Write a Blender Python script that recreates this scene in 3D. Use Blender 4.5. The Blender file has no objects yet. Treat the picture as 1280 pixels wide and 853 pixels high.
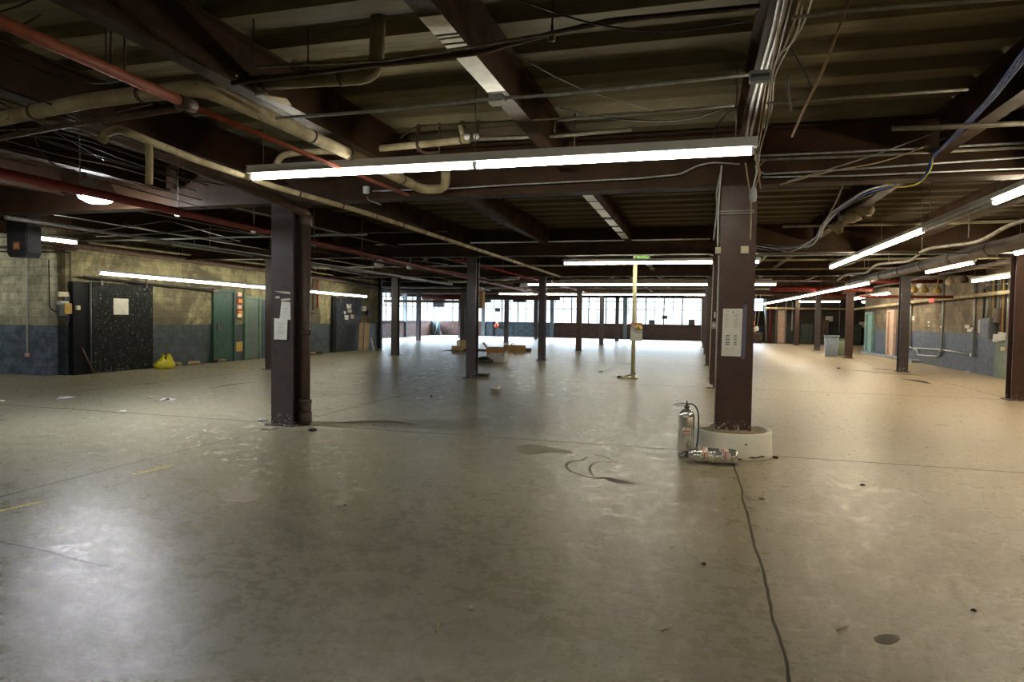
import bpy, math, random
from mathutils import Vector, Matrix
random.seed(7)
C = bpy.context.scene.collection
PI = math.pi
F, YAW, PIT, ROL = 819.12, -0.27527, 0.03513, 0.0149
CAM = Vector((-0.42145, 0.0, 1.55))
GX, GY, Y0 = 5.978, 7.857, 8.064          # column grid
DECK, GB, PB = 3.75, 3.10, 3.34           # deck, girder bottom, purlin bottom
XL, XR, YF = -15.1, 8.2, 53.0             # left wall, right wall, far wall
fw = Vector((math.sin(YAW)*math.cos(PIT), math.cos(YAW)*math.cos(PIT), -math.sin(PIT)))
rt0 = Vector((math.cos(YAW), -math.sin(YAW), 0)); up0 = rt0.cross(fw)
rt = rt0*math.cos(ROL)+up0*math.sin(ROL); up = -rt0*math.sin(ROL)+up0*math.cos(ROL)

def at(px, py, ax, val):
    """world point on the plane ax=val seen at photo pixel px,py"""
    d = fw+rt*((px-640)/F)-up*((py-426.5)/F)
    i = 'xyz'.index(ax)
    return CAM+d*((val-CAM[i])/d[i])
def X(k): return k*GX
def Y(k): return Y0+k*GY

# ------------------------------------------------------------------ materials
M = {}
def nt(name):
    m = bpy.data.materials.new(name); m.use_nodes = True
    t = m.node_tree; t.nodes.clear(); M[name] = m
    return m, t, t.nodes, t.links
class NB:
    def __init__(s, name):
        s.m, s.t, s.n, s.l = nt(name)
        s.out = s.n.new('ShaderNodeOutputMaterial')
        s.bs = s.n.new('ShaderNodeBsdfPrincipled'); s.l.new(s.bs.outputs[0], s.out.inputs[0])
    def coord(s, kind='Object'):
        return s.n.new('ShaderNodeTexCoord').outputs[kind]
    def noise(s, sc, det=4, vec=None, rough=.55, dist=0):
        n = s.n.new('ShaderNodeTexNoise'); n.inputs['Scale'].default_value = sc
        n.inputs['Detail'].default_value = det; n.inputs['Roughness'].default_value = rough
        n.inputs['Distortion'].default_value = dist
        if vec is not None: s.l.new(vec, n.inputs['Vector'])
        return n.outputs['Fac']
    def ramp(s, f, lo, hi, a=0., b=1.):
        r = s.n.new('ShaderNodeMapRange'); s.l.new(f, r.inputs[0])
        for i, v in enumerate((lo, hi, a, b)): r.inputs[i+1].default_value = v
        return r.outputs[0]
    def mix(s, f, a, b, mode='MIX'):
        r = s.n.new('ShaderNodeMix'); r.data_type = 'RGBA'; r.blend_type = mode
        for sock, v in ((r.inputs[0], f), (r.inputs[6], a), (r.inputs[7], b)):
            if hasattr(v, 'links') or isinstance(v, bpy.types.NodeSocket): s.l.new(v, sock)
            elif isinstance(v, (tuple, list)): sock.default_value = (*v[:3], 1)
            else: sock.default_value = v
        return r.outputs[2]
    def math(s, op, a, b=None):
        r = s.n.new('ShaderNodeMath'); r.operation = op
        for i, v in enumerate((a, b)):
            if v is None: continue
            if isinstance(v, bpy.types.NodeSocket): s.l.new(v, r.inputs[i])
            else: r.inputs[i].default_value = v
        return r.outputs[0]
    def sep(s, v):
        r = s.n.new('ShaderNodeSeparateXYZ'); s.l.new(v, r.inputs[0]); return r.outputs
    def comb(s, x, y, z):
        r = s.n.new('ShaderNodeCombineXYZ')
        for i, v in enumerate((x, y, z)):
            if isinstance(v, bpy.types.NodeSocket): s.l.new(v, r.inputs[i])
            else: r.inputs[i].default_value = v
        return r.outputs[0]
    def scale(s, v, sc):
        r = s.n.new('ShaderNodeMapping'); s.l.new(v, r.inputs[0]); r.inputs['Scale'].default_value = sc; return r.outputs[0]
    def set(s, col=None, rough=None, metal=None, spec=None):
        for nm, v in (('Base Color', col), ('Roughness', rough), ('Metallic', metal), ('Specular IOR Level', spec)):
            if v is None: continue
            if isinstance(v, bpy.types.NodeSocket): s.l.new(v, s.bs.inputs[nm])
            elif isinstance(v, (tuple, list)): s.bs.inputs[nm].default_value = (*v[:3], 1)
            else: s.bs.inputs[nm].default_value = v
    def bump(s, h, st=.3, d=.01):
        b = s.n.new('ShaderNodeBump'); b.inputs['Strength'].default_value = st; b.inputs['Distance'].default_value = d
        s.l.new(h, b.inputs['Height']); s.l.new(b.outputs[0], s.bs.inputs['Normal'])

def mat(name, c1, c2=None, sc=6, rough=.6, metal=0, bump=.15, chip=None, chiplo=.66, chipsc=25, chipz=None, spec=.5):
    b = NB(name); co = b.coord()
    if c2 is None: c2 = tuple(v*.7 for v in c1)
    n1 = b.noise(sc, 5, co, .65)
    col = b.mix(b.ramp(n1, .35, .65), c1, c2)
    if chip:
        n2 = b.noise(chipsc, 6, co, .7); f = b.ramp(n2, chiplo, chiplo+.03)
        if chipz:      # chips only where the paint is knocked: near the foot
            z = b.sep(co)[2]; f = b.math('MAXIMUM', b.math('MULTIPLY', b.ramp(n2, .56, .60), b.ramp(z, chipz, chipz*.4)), f)
        col = b.mix(f, col, chip)
    b.set(col, b.ramp(n1, .3, .7, max(rough-.1, .05), min(rough+.12, 1)), metal, spec)
    if bump: b.bump(b.noise(sc*5, 5, co), bump, .004)
    return b.m
def flat(name, c, rough=.6, metal=0):
    b = NB(name); co = b.coord(); n = b.noise(9, 3, co)
    b.set(b.mix(b.ramp(n, .3, .7), c, tuple(v*.86 for v in c)), rough, metal); return b.m
def emis(name, c, st):
    m, t, n, l = nt(name); o = n.new('ShaderNodeOutputMaterial'); e = n.new('ShaderNodeEmission')
    e.inputs[0].default_value = (*c, 1); e.inputs[1].default_value = st; l.new(e.outputs[0], o.inputs[0]); return m

# floor: worn painted concrete with joints on the column grid
b = NB('concrete_floor'); co = b.coord(); s = b.sep(co)
big = b.noise(.22, 4, co, .6); med = b.noise(1.3, 7, co, .65, .6); fine = b.noise(14, 8, co, .75)
stre = b.noise(3.0, 6, b.scale(co, (.35, 1.6, 1)), .7, 1.2)
col = b.mix(b.ramp(med, .35, .65), (.265, .243, .160), (.345, .312, .215))
near = b.ramp(b.math('ADD', s[1], b.math('MULTIPLY', b.math('SUBTRACT', b.noise(.35, 5, co, .6), .5), 9.)), 3.2, 9.0, 1, 0)   # floor colour darker and greener toward the near end
col = b.mix(b.ramp(big, .42, .62, 0, .6), col, (.22, .222, .158))
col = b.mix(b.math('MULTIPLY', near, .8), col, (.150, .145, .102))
blot = b.noise(4.5, 7, co, .75, .4)
col = b.mix(b.ramp(blot, .45, .75, 0, .55), col, (.13, .12, .088))
scr = b.n.new('ShaderNodeTexNoise'); scr.inputs['Scale'].default_value = 2.2; scr.inputs['Detail'].default_value = 9; scr.inputs['Roughness'].default_value = .8; b.l.new(b.scale(co, (.5, 4.5, 1)), scr.inputs['Vector'])
scf = scr.outputs['Fac']
col = b.mix(b.ramp(scf, .52, .74, 0, .5), col, (.40, .37, .30))
mic = b.noise(38, 6, co, .8); col = b.mix(b.ramp(b.noise(2.6, 9, b.scale(co, (1.1, 2.2, 1)), .8, .8), .44, .62, 0, .45), col, (.16, .145, .10)); col = b.mix(b.ramp(mic, .48, .62, 0, .35), col, (.17, .155, .115))
tan_mask = b.ramp(b.math('ADD', s[0], b.math('MULTIPLY', b.noise(.5, 3, co), 3.)), -1.5, 5.5)      # floor colour turns lighter tan toward the aisle side
col = b.mix(b.math('MULTIPLY', b.math('MULTIPLY', tan_mask, b.ramp(near, 0, 1, 1, .6)), .85), col, (.56, .44, .29))
col = b.mix(b.ramp(fine, .55, .8, 0, .45), col, (.13, .12, .09))
col = b.mix(b.ramp(stre, .60, .74, 0, .4), col, (.36, .33, .26))
def joint(v, per, off, w):
    wob = b.math('MULTIPLY', b.math('SUBTRACT', b.noise(1.3, 4, co), .5), .07)
    u = b.math('ADD', b.math('SUBTRACT', v, off), wob)
    fr = b.math('ABSOLUTE', b.math('SUBTRACT', b.math('PINGPONG', u, per/2), 0.0))
    return b.ramp(fr, w*.4, w, 1, 0)
jx = joint(s[0], GX, 0, .014); jy = joint(s[1], GY, Y0-2*GY, .024)
j = b.math('MAXIMUM', jx, jy)
col = b.mix(b.math('MULTIPLY', j, .85), col, (.03, .025, .018))
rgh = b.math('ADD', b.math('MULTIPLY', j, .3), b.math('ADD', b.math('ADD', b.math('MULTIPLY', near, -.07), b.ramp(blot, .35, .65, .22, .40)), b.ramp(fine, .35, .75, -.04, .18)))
b.set(col, rgh, 0, b.ramp(j, 0, 1, .5, 0))
hh = b.math('ADD', b.math('MULTIPLY', fine, .35), b.math('ADD', b.math('MULTIPLY', scf, .9), b.math('MULTIPLY', mic, .35)))
b.bump(hh, .26, .012)

def blockwall(name, ax, top, low, zline, soot, sc=1.0, bw=.42, bh=.2, stain=.5):
    b = NB(name); co = b.coord(); s = b.sep(co)
    uv = b.comb(s[1] if ax == 'x' else s[0], s[2], 0)
    br = b.n.new('ShaderNodeTexBrick'); b.l.new(uv, br.inputs['Vector'])
    br.inputs['Scale'].default_value = 1; br.inputs['Brick Width'].default_value = bw; br.inputs['Row Height'].default_value = bh
    br.inputs['Mortar Size'].default_value = .012 if bh > .1 else .006; br.inputs['Color1'].default_value = (1, 1, 1, 1)
    br.inputs['Color2'].default_value = (.62, .62, .62, 1); br.inputs['Mortar'].default_value = (.55, .52, .48, 1)
    n1 = b.noise(.7, 7, co, .7, .8); n2 = b.noise(5, 6, co, .7)
    t = b.mix(b.ramp(n1, .40, .56, 0, stain), top, soot)
    t = b.mix(b.ramp(n2, .46, .66, 0, .7), t, soot)
    lo = b.mix(b.ramp(n2, .44, .58, 0, .85), low, tuple(v*.42 for v in low)); lo = b.mix(b.ramp(b.noise(11, 6, co, .8), .62, .68, 0, .5), lo, tuple(v*2.2 for v in low))
    zz = b.math('ADD', s[2], b.math('MULTIPLY', b.math('SUBTRACT', n2, .5), .02))
    c = b.mix(b.ramp(zz, zline-.008, zline+.008), lo, t)
    c = b.mix(b.ramp(s[2], .28, .0, 0, .45), c, (.06, .05, .04)) if False else c
    c = b.mix(.75, c, br.outputs['Color'], 'MULTIPLY')
    b.set(c, b.ramp(zz, zline-.01, zline+.01, .45, .8)); b.bump(b.math('ADD', br.outputs['Fac'], b.math('MULTIPLY', n2, -.6)), -.4, .008)
    return b.m
blockwall('wall_left_block', 'x', (.36, .325, .18), (.042, .062, .075), 1.2, (.085, .07, .04), stain=.9)
blockwall('wall_near_block', 'y', (.74, .74, .58), (.13, .18, .27), 1.2, (.24, .23, .17), stain=.6)
blockwall('wall_right_block', 'x', (.31, .25, .16), (.075, .098, .148), 1.26, (.12, .09, .055), stain=.9)
blockwall('wall_brick', 'y', (.20, .115, .10), (.20, .10, .085), 1.0, (.09, .06, .055), bw=.22, bh=.075)
blockwall('wall_brick_x', 'x', (.24, .14, .12), (.26, .13, .11), 1.0, (.1, .06, .05), bw=.22, bh=.075)
blockwall('wall_brick_dark', 'y', (.10, .045, .038), (.10, .04, .034), 1.0, (.05, .028, .025), bw=.22, bh=.075)
blockwall('wall_blue_brick', 'y', (.13, .18, .24), (.13, .18, .24), 1.0, (.08, .11, .15), bw=.22, bh=.075)
blockwall('wall_dark', 'y', (.050, .032, .024), (.026, .03, .024), 1.25, (.02, .015, .012), stain=.8)
blockwall('wall_plain', 'y', (.3, .27, .2), (.1, .12, .14), 1.2, (.12, .1, .07))

b = NB('deck_paint'); co = b.coord(); ln = b.noise(1.0, 7, b.scale(co, (.25, 3.2, 1)), .75, .5); bg_ = b.noise(.33, 4, co, .6)
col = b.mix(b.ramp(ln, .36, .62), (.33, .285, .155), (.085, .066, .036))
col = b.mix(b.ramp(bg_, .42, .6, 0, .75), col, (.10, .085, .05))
col = b.mix(b.ramp(b.math('ADD', b.sep(co)[1], b.math('MULTIPLY', bg_, 3.)), 6.5, 10.0, 0, .72), col, (.075, .058, .038))   # deck colour browner and darker past the nearest girder
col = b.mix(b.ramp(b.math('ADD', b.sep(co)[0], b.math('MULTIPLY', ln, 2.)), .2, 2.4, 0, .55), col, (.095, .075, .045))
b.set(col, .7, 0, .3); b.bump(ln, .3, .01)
mat('beam_paint', (.054, .028, .014), (.030, .016, .009), 3, .55, chip=(.10, .065, .042), chiplo=.66, spec=.15)
mat('column_paint', (.072, .036, .027), (.050, .026, .020), 5, .4, chip=(.55, .53, .50), chiplo=.74, chipsc=30, chipz=.14)
mat('column_paint_glare', (.080, .062, .066), (.050, .038, .042), 5, .38, chip=(.50, .50, .52), chiplo=.74, chipsc=24, chipz=.20)  # maroon column paint with lilac lamp glare mixed into the colour
mat('cast_iron', (.085, .055, .048), (.05, .034, .03), 12, .5, bump=.4)
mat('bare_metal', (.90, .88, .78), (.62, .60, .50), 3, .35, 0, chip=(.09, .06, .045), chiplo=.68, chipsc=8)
mat('galvanised', (.46, .47, .47), (.30, .31, .31), 14, .42, .6)
mat('dull_conduit', (.27, .25, .21), (.16, .14, .11), 10, .5, .35)
mat('rusty_pipe', (.095, .048, .032), (.05, .028, .02), 8, .6, bump=.3)
mat('red_pipe', (.21, .020, .013), (.12, .016, .011), 5, .5, spec=.3)
mat('orange_pipe', (.24, .050, .018), (.16, .034, .014), 5, .65, spec=.2)
mat('lagging', (.46, .40, .26), (.26, .20, .11), 4, .85, bump=.5, chip=(.13, .10, .06), chiplo=.64, chipsc=9)
mat('lagging_dark', (.30, .25, .15), (.17, .135, .08), 4, .85, bump=.5)
mat('white_enamel', (.85, .87, .92), (.74, .76, .80), 5, .35)
mat('grime_enamel', (.40, .40, .40), (.27, .27, .26), 5, .45)
mat('grey_box', (.085, .088, .098), (.06, .062, .07), 5, .45, .2)
mat('light_grey', (.36, .38, .40), (.28, .30, .32), 5, .5)
mat('black_cable', (.02, .018, .017), None, 9, .55, bump=0)
mat('tan_cable', (.42, .32, .20), None, 9, .6, bump=0)
mat('grey_cable', (.30, .31, .31), None, 9, .5, bump=0)
mat('white_cable', (.60, .60, .57), None, 9, .5, bump=0)
mat('blue_cable', (.03, .085, .36), None, 9, .45, bump=0)
mat('yellow_cable', (.60, .50, .06), None, 9, .5, bump=0)
mat('rope', (.33, .22, .13), None, 30, .9)
mat('black_paint', (.012, .014, .014), (.006, .007, .007), 5, .6, chip=(.15, .145, .13), chiplo=.60, chipsc=13, spec=.15, chipz=.25)
mat('black_paint_clean', (.009, .010, .013), None, 5, .6, spec=.15)
mat('navy_door', (.022, .028, .040), (.012, .016, .024), 5, .5, chip=(.22, .24, .27), chiplo=.64, chipsc=9, spec=.3)
mat('green_door', (.014, .062, .044), (.010, .042, .032), 4, .5, chip=(.30, .38, .32), chiplo=.70, chipsc=6)
mat('green_frame', (.11, .20, .12), (.075, .14, .09), 4, .5)
mat('teal_door', (.10, .135, .12), (.075, .105, .095), 4, .5)
mat('slate_door', (.035, .058, .072), (.028, .045, .058), 4, .5)
mat('mint_frame', (.22, .42, .38), (.17, .33, .3), 4, .5)
mat('pink_board', (.62, .45, .36), (.5, .36, .28), 4, .7)
mat('drum_paint', (.88, .86, .78), (.76, .74, .66), 4, .6, bump=.4, chip=(.20, .17, .12), chiplo=.68, chipsc=7)
mat('cement', (.34, .27, .17), (.24, .19, .12), 12, .95, bump=.9)
mat('stainless', (.86, .86, .84), (.78, .78, .76), 3, .24, .93, bump=.03)
mat('rubber', (.02, .018, .018), None, 9, .55, bump=0)
mat('label_paper', (.80, .74, .68), (.74, .66, .6), 9, .6, bump=0)
flat('label_red', (.62, .18, .14)); flat('label_pink', (.78, .48, .42)); flat('label_dark', (.12, .08, .07)); flat('label_tan', (.70, .58, .42))
mat('paper', (.78, .78, .74), (.70, .70, .67), 6, .8, bump=.1)
mat('paper_aged', (.60, .58, .48), (.48, .46, .38), 6, .8, bump=.1)
flat('ink_grey', (.36, .37, .36)); flat('ink_dark', (.10, .11, .11)); flat('ink_pale', (.58, .58, .56))
flat('tape_clear', (.14, .13, .22), .25)
mat('cream_paint', (.62, .60, .38), (.50, .48, .30), 4, .5)
mat('green_box', (.16, .34, .10), (.08, .2, .05), 12, .5)
flat('sign_white', (.74, .72, .66)); flat('sign_red', (.74, .30, .24)); flat('sign_blue', (.16, .17, .38)); flat('sign_yellow', (.80, .62, .05)); flat('black_ink', (.03, .03, .03))
mat('cardboard', (.42, .25, .11), (.34, .2, .09), 5, .85)
mat('cardboard_pale', (.50, .37, .22), (.42, .30, .17), 5, .85)
mat('plywood', (.46, .34, .19), (.36, .26, .14), 4, .75)
mat('dark_wood', (.10, .07, .045), (.06, .045, .03), 5, .7)
mat('pale_board', (.62, .63, .62), (.52, .53, .52), 4, .6)
mat('black_plastic', (.012, .012, .013), None, 5, .5)
mat('yellow_plastic', (.72, .66, .04), (.55, .50, .03), 9, .35)
mat('tennis_ball', (.62, .78, .10), None, 30, .9)
mat('bin_grey', (.22, .27, .33), (.17, .21, .26), 4, .5)
mat('bin_green', (.16, .20, .13), (.12, .15, .10), 4, .5)
mat('yellow_tape', (.75, .66, .08), (.5, .45, .1), 30, .6)
mat('oil', (.06, .047, .03), (.04, .032, .02), 3, .55, bump=.05, spec=.2)
mat('damp', (.15, .125, .085), (.11, .09, .06), 3, .6, bump=.05, spec=.2)  # also colours the painted shadow of the notice column
mat('damp_faint', (.25, .225, .165), (.21, .19, .14), 3, .6, bump=.05, spec=.2)
mat('patch_pale', (.40, .36, .29), (.32, .29, .22), 14, .7)
mat('steel_sash', (.16, .19, .21), (.11, .13, .15), 4, .5)
mat('dark_sash', (.06, .07, .08), None, 4, .5)
mat('ac_grey', (.12, .13, .14), (.08, .09, .1), 4, .5)
mat('pilaster_paint', (.20, .25, .30), (.15, .19, .23), 4, .6)
mat('ivory_plastic', (.62, .57, .42), (.5, .46, .33), 9, .5)
mat('ochre_box', (.50, .32, .08), (.38, .25, .07), 8, .5)
flat('orange_label', (.75, .24, .06)); flat('exit_red', (.80, .07, .04)); flat('orange_red', (.9, .14, .06))
mat('locker_green', (.035, .045, .033), (.022, .03, .022), 4, .5)
mat('shelf_brown', (.075, .045, .032), (.05, .03, .022), 4, .6)
mat('teal_board', (.13, .25, .30), (.09, .18, .22), 4, .5)
mat('dark_red', (.18, .02, .015), None, 4, .5)
mat('duct_brown', (.13, .10, .078), (.09, .07, .052), 3, .5, bump=.2)
mat('foil_duct', (.55, .55, .55), (.4, .4, .4), 4, .35, .6)
mat('straw', (.66, .55, .33), None, 9, .8)

TUBE = 24.0
emis('tube_cool', (1.0, .95, .77), TUBE)
emis('tube_neutral', (1.0, .93, .72), TUBE)
emis('tube_warm', (1.0, .86, .62), TUBE*1.5)
emis('tube_far', (.90, .97, 1.0), TUBE)
emis('mercury', (.93, .95, 1.0), 190)
b = NB('glass'); m = b.m
for n_ in list(b.n):
    b.n.remove(n_)
o_ = b.n.new('ShaderNodeOutputMaterial'); tr = b.n.new('ShaderNodeBsdfTransparent'); gl = b.n.new('ShaderNodeBsdfGlossy'); mx = b.n.new('ShaderNodeMixShader')
tr.inputs[0].default_value = (.93, .97, 1, 1); gl.inputs['Roughness'].default_value = .08; mx.inputs[0].default_value = .06
b.l.new(tr.outputs[0], mx.inputs[1]); b.l.new(gl.outputs[0], mx.inputs[2]); b.l.new(mx.outputs[0], o_.inputs[0])

# ------------------------------------------------------------------ mesh helpers
def wloc(o):
    v = Vector((0, 0, 0))
    while o: v += o.location; o = o.parent
    return v
class MB:
    def __init__(s): s.v = []; s.f = []; s.sm = []
    def add(s, vs, fs, smooth=False):
        o = len(s.v); s.v += [Vector(p) for p in vs]
        for f in fs: s.f.append([i+o for i in f]); s.sm.append(smooth)
        return s
    def box(s, c, d, rot=None, bev=0):
        hx, hy, hz = d[0]/2, d[1]/2, d[2]/2
        if bev:
            k = min(bev, hx*.9, hy*.9, hz*.9); pts = []; 
            import itertools
            P = {}
            for sx, sy, sz in itertools.product((-1, 1), repeat=3):
                for a in range(3):
                    q = [sx*hx, sy*hy, sz*hz]
                    for i, sg in enumerate((sx, sy, sz)):
                        if i != a: q[i] -= sg*k
                    P[(sx, sy, sz, a)] = len(pts); pts.append(Vector(q))
            fs = []
            for a in range(3):
                o1, o2 = [(1, 2), (2, 0), (0, 1)][a]
                for sg in (-1, 1):
                    cs = []
                    for u, v in ((-1, -1), (1, -1), (1, 1), (-1, 1)):
                        t = [0, 0, 0]; t[a] = sg; t[o1] = u; t[o2] = v; cs.append(P[(*t, a)])
                    fs.append(cs if sg > 0 else cs[::-1])
            for a in range(3):      # edges
                o1, o2 = [(1, 2), (2, 0), (0, 1)][a]
                for u, v in itertools.product((-1, 1), repeat=2):
                    t0 = [0, 0, 0]; t1 = [0, 0, 0]; t0[a] = -1; t1[a] = 1
                    for t in (t0, t1): t[o1] = u; t[o2] = v
                    q = [P[(*t0, o1)], P[(*t1, o1)], P[(*t1, o2)], P[(*t0, o2)]]
                    fs.append(q if u*v < 0 else q[::-1])
            for sx, sy, sz in itertools.product((-1, 1), repeat=3):
                q = [P[(sx, sy, sz, 0)], P[(sx, sy, sz, 1)], P[(sx, sy, sz, 2)]]
                fs.append(q if sx*sy*sz > 0 else q[::-1])
        else:
            pts = [Vector((a*hx, b_*hy, c_*hz)) for c_ in (-1, 1) for b_ in (-1, 1) for a in (-1, 1)]
            fs = [(0, 2, 3, 1), (4, 5, 7, 6), (0, 1, 5, 4), (2, 6, 7, 3), (0, 4, 6, 2), (1, 3, 7, 5)]
        if rot is not None:
            R = rot if isinstance(rot, Matrix) else Matrix.Rotation(rot, 3, 'Z')
            pts = [R @ p for p in pts]
        return s.add([p+Vector(c) for p in pts], fs)
    def bx(s, x0, x1, y0, y1, z0, z1, bev=0):
        return s.box(((x0+x1)/2, (y0+y1)/2, (z0+z1)/2), (abs(x1-x0), abs(y1-y0), abs(z1-z0)), None, bev)
    def tube(s, path, r, n=8, caps=True):
        P = [Vector(p) for p in path]; P = [p for i, p in enumerate(P) if i == 0 or (p-P[i-1]).length > 1e-5]
        rs = r if isinstance(r, (list, tuple)) else [r]*len(P)
        t0 = (P[1]-P[0]).normalized(); u = t0.orthogonal().normalized(); vs = []; fs = []; pt = t0
        for i, p in enumerate(P):
            t = (P[min(i+1, len(P)-1)]-P[max(i-1, 0)]).normalized() if len(P) > 2 else t0
            q = pt.rotation_difference(t); u = (q @ u); u = (u-t*u.dot(t)).normalized(); w = t.cross(u); pt = t
            sc = 1.0
            if 0 < i < len(P)-1:
                a = (P[i]-P[i-1]).angle(P[i+1]-P[i], 0); sc = 1/max(math.cos(a/2), .6)
            for k in range(n):
                a = 2*PI*k/n; vs.append(p+(u*math.cos(a)+w*math.sin(a))*rs[i]*(1+(sc-1)*.5))
        for i in range(len(P)-1):
            for k in range(n): fs.append((i*n+k, i*n+(k+1) % n, (i+1)*n+(k+1) % n, (i+1)*n+k))
        s.add(vs, fs, True)
        if caps:
            o = len(s.v)-len(vs)
            s.f.append([o+k for k in range(n)][::-1]); s.sm.append(False)
            s.f.append([o+(len(P)-1)*n+k for k in range(n)]); s.sm.append(False)
        return s
    def lathe(s, prof, c=(0, 0, 0), n=24, R=None, smooth=True):
        vs = []; fs = []; c = Vector(c)
        for r, z in prof:
            for k in range(n):
                a = 2*PI*k/n; p = Vector((r*math.cos(a), r*math.sin(a), z)); vs.append((R @ p if R else p)+c)
        for i in range(len(prof)-1):
            for k in range(n): fs.append((i*n+k, i*n+(k+1) % n, (i+1)*n+(k+1) % n, (i+1)*n+k))
        s.add(vs, fs, smooth); o = len(s.v)-len(vs)
        if prof[0][0] > 1e-4: s.f.append([o+k for k in range(n)][::-1]); s.sm.append(False)
        if prof[-1][0] > 1e-4: s.f.append([o+(len(prof)-1)*n+k for k in range(n)]); s.sm.append(False)
        return s
    def ext(s, poly, ax, a0, a1):
        """extrude a 2D polygon (in the other two axes, in order) along ax"""
        n = len(poly); vs = []
        for a in (a0, a1):
            for p, q in poly:
                vs.append({'x': (a, p, q), 'y': (p, a, q), 'z': (p, q, a)}[ax])
        fs = [(k, (k+1) % n, n+(k+1) % n, n+k) for k in range(n)]+[tuple(range(n))[::-1], tuple(range(n, 2*n))]
        return s.add(vs, fs)
    def build(s, name, mt, parent=None, label=None, org=None):
        me = bpy.data.meshes.new(name)
        if parent is not None: off = wloc(parent); loc = Vector((0, 0, 0))
        else:
            lo = [min(p[i] for p in s.v) for i in range(3)]; hi = [max(p[i] for p in s.v) for i in range(3)]
            off = Vector(((lo[0]+hi[0])/2, (lo[1]+hi[1])/2, lo[2])) if org is None else Vector(org); loc = off
        me.from_pydata([tuple(p-off) for p in s.v], [], s.f)
        me.polygons.foreach_set('use_smooth', s.sm)
        me.materials.append(M[mt] if isinstance(mt, str) else mt); me.validate(); me.update()
        import bmesh
        bm = bmesh.new(); bm.from_mesh(me); bmesh.ops.recalc_face_normals(bm, faces=bm.faces); bm.to_mesh(me); bm.free()
        o = bpy.data.objects.new(name, me); C.objects.link(o); o.location = loc
        if parent is not None: o.parent = parent
        if label: o['label'] = label
        return o
def tag(o, label, cat, group=None, kind=None):
    o['label'] = label; o['category'] = cat
    if group: o['group'] = group
    if kind: o['kind'] = kind
    return o
def empty(name, loc, label, cat, group=None, kind=None):
    o = bpy.data.objects.new(name, None); C.objects.link(o); o.location = Vector(loc); o.empty_display_size = .2
    return tag(o, label, cat, group, kind)
def copy_tree(o, parent=None, loc=None):
    c = o.copy(); C.objects.link(c)
    if parent: c.parent = parent
    if loc is not None: c.location = Vector(loc)
    for ch in o.children: copy_tree(ch, c)
    return c
def struct(name, mb, mt, label, cat): return tag(mb.build(name, mt, org=None if 'beam' in name else (0, 0, 0)), label, cat, None, 'structure')
def fillet(pts, r=.08, n=4):
    P = [Vector(p) for p in pts]; out = [P[0]]
    for i in range(1, len(P)-1):
        a, p, c = P[i-1], P[i], P[i+1]; d1 = (a-p); d2 = (c-p); k = min(r, d1.length*.45, d2.length*.45)
        p1 = p+d1.normalized()*k; p2 = p+d2.normalized()*k
        for q in range(n+1):
            t = q/n; out.append(p1*(1-t)**2+p*2*t*(1-t)+p2*t*t)
    out.append(P[-1]); return out
def spline(pts, n=6):
    P = [Vector(p) for p in pts]; P = [P[0]*2-P[1]]+P+[P[-1]*2-P[-2]]; out = []
    for i in range(1, len(P)-2):
        for q in range(n):
            t = q/n; a, b_, c, d = P[i-1:i+3]
            out.append(.5*((2*b_)+(c-a)*t+(2*a-5*b_+4*c-d)*t*t+(3*b_-a-3*c+d)*t**3))
    out.append(P[-2]); return out

# ------------------------------------------------------------------ setting
# the storey: floor, deck with corrugations across, walls
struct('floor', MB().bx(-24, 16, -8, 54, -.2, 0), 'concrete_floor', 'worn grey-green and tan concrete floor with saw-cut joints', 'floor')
mb = MB(); vs = []; prof = []
y = -8.0
while y < 54:
    prof += [(y, DECK), (y+.20, DECK), (y+.25, DECK+.09), (y+.29, DECK+.09), (y+.31, DECK+.075), (y+.36, DECK+.075), (y+.38, DECK+.09), (y+.52, DECK+.09)]; y += .58
n = len(prof)
for xx in (-24, 16): vs += [(xx, p, q) for p, q in prof]
mb.add(vs, [(i, i+1, n+i+1, n+i) for i in range(n-1)])
mb.bx(-24, 16, -8, 54.2, DECK+.10, DECK+.3)
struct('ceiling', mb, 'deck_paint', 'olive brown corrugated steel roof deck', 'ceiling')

def ibeam(mb, ax, a0, a1, c, z0, z1, w, tf=.022, tw=.016):
    hw = w/2; ht = tw/2
    poly = [(-hw, z0), (hw, z0), (hw, z0+tf), (ht, z0+tf), (ht, z1-tf), (hw, z1-tf), (hw, z1), (-hw, z1), (-hw, z1-tf), (-ht, z1-tf), (-ht, z0+tf), (-hw, z0+tf)]
    mb.ext([(p+c, q) for p, q in poly], ax, a0, a1); return mb
for k in range(-1, 6):
    nm = ['behind the nearest columns', 'over the drum column', 'second from the drum column', 'third deep in the hall', 'fourth deep in the hall', 'fifth deep in the hall', 'last before the far windows'][k+1]
    struct('ceiling_beam', ibeam(MB(), 'x', -23.9, 15.9, Y(k), GB, DECK, .26, .03, .02), 'beam_paint', 'deep dark brown steel girder crossing the hall, '+nm, 'beam')
pur = MB(); ibeam(pur, 'y', Y(-1)+.14, Y(0)-.14, X(0), PB, DECK-.001, .15); src = None
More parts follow.
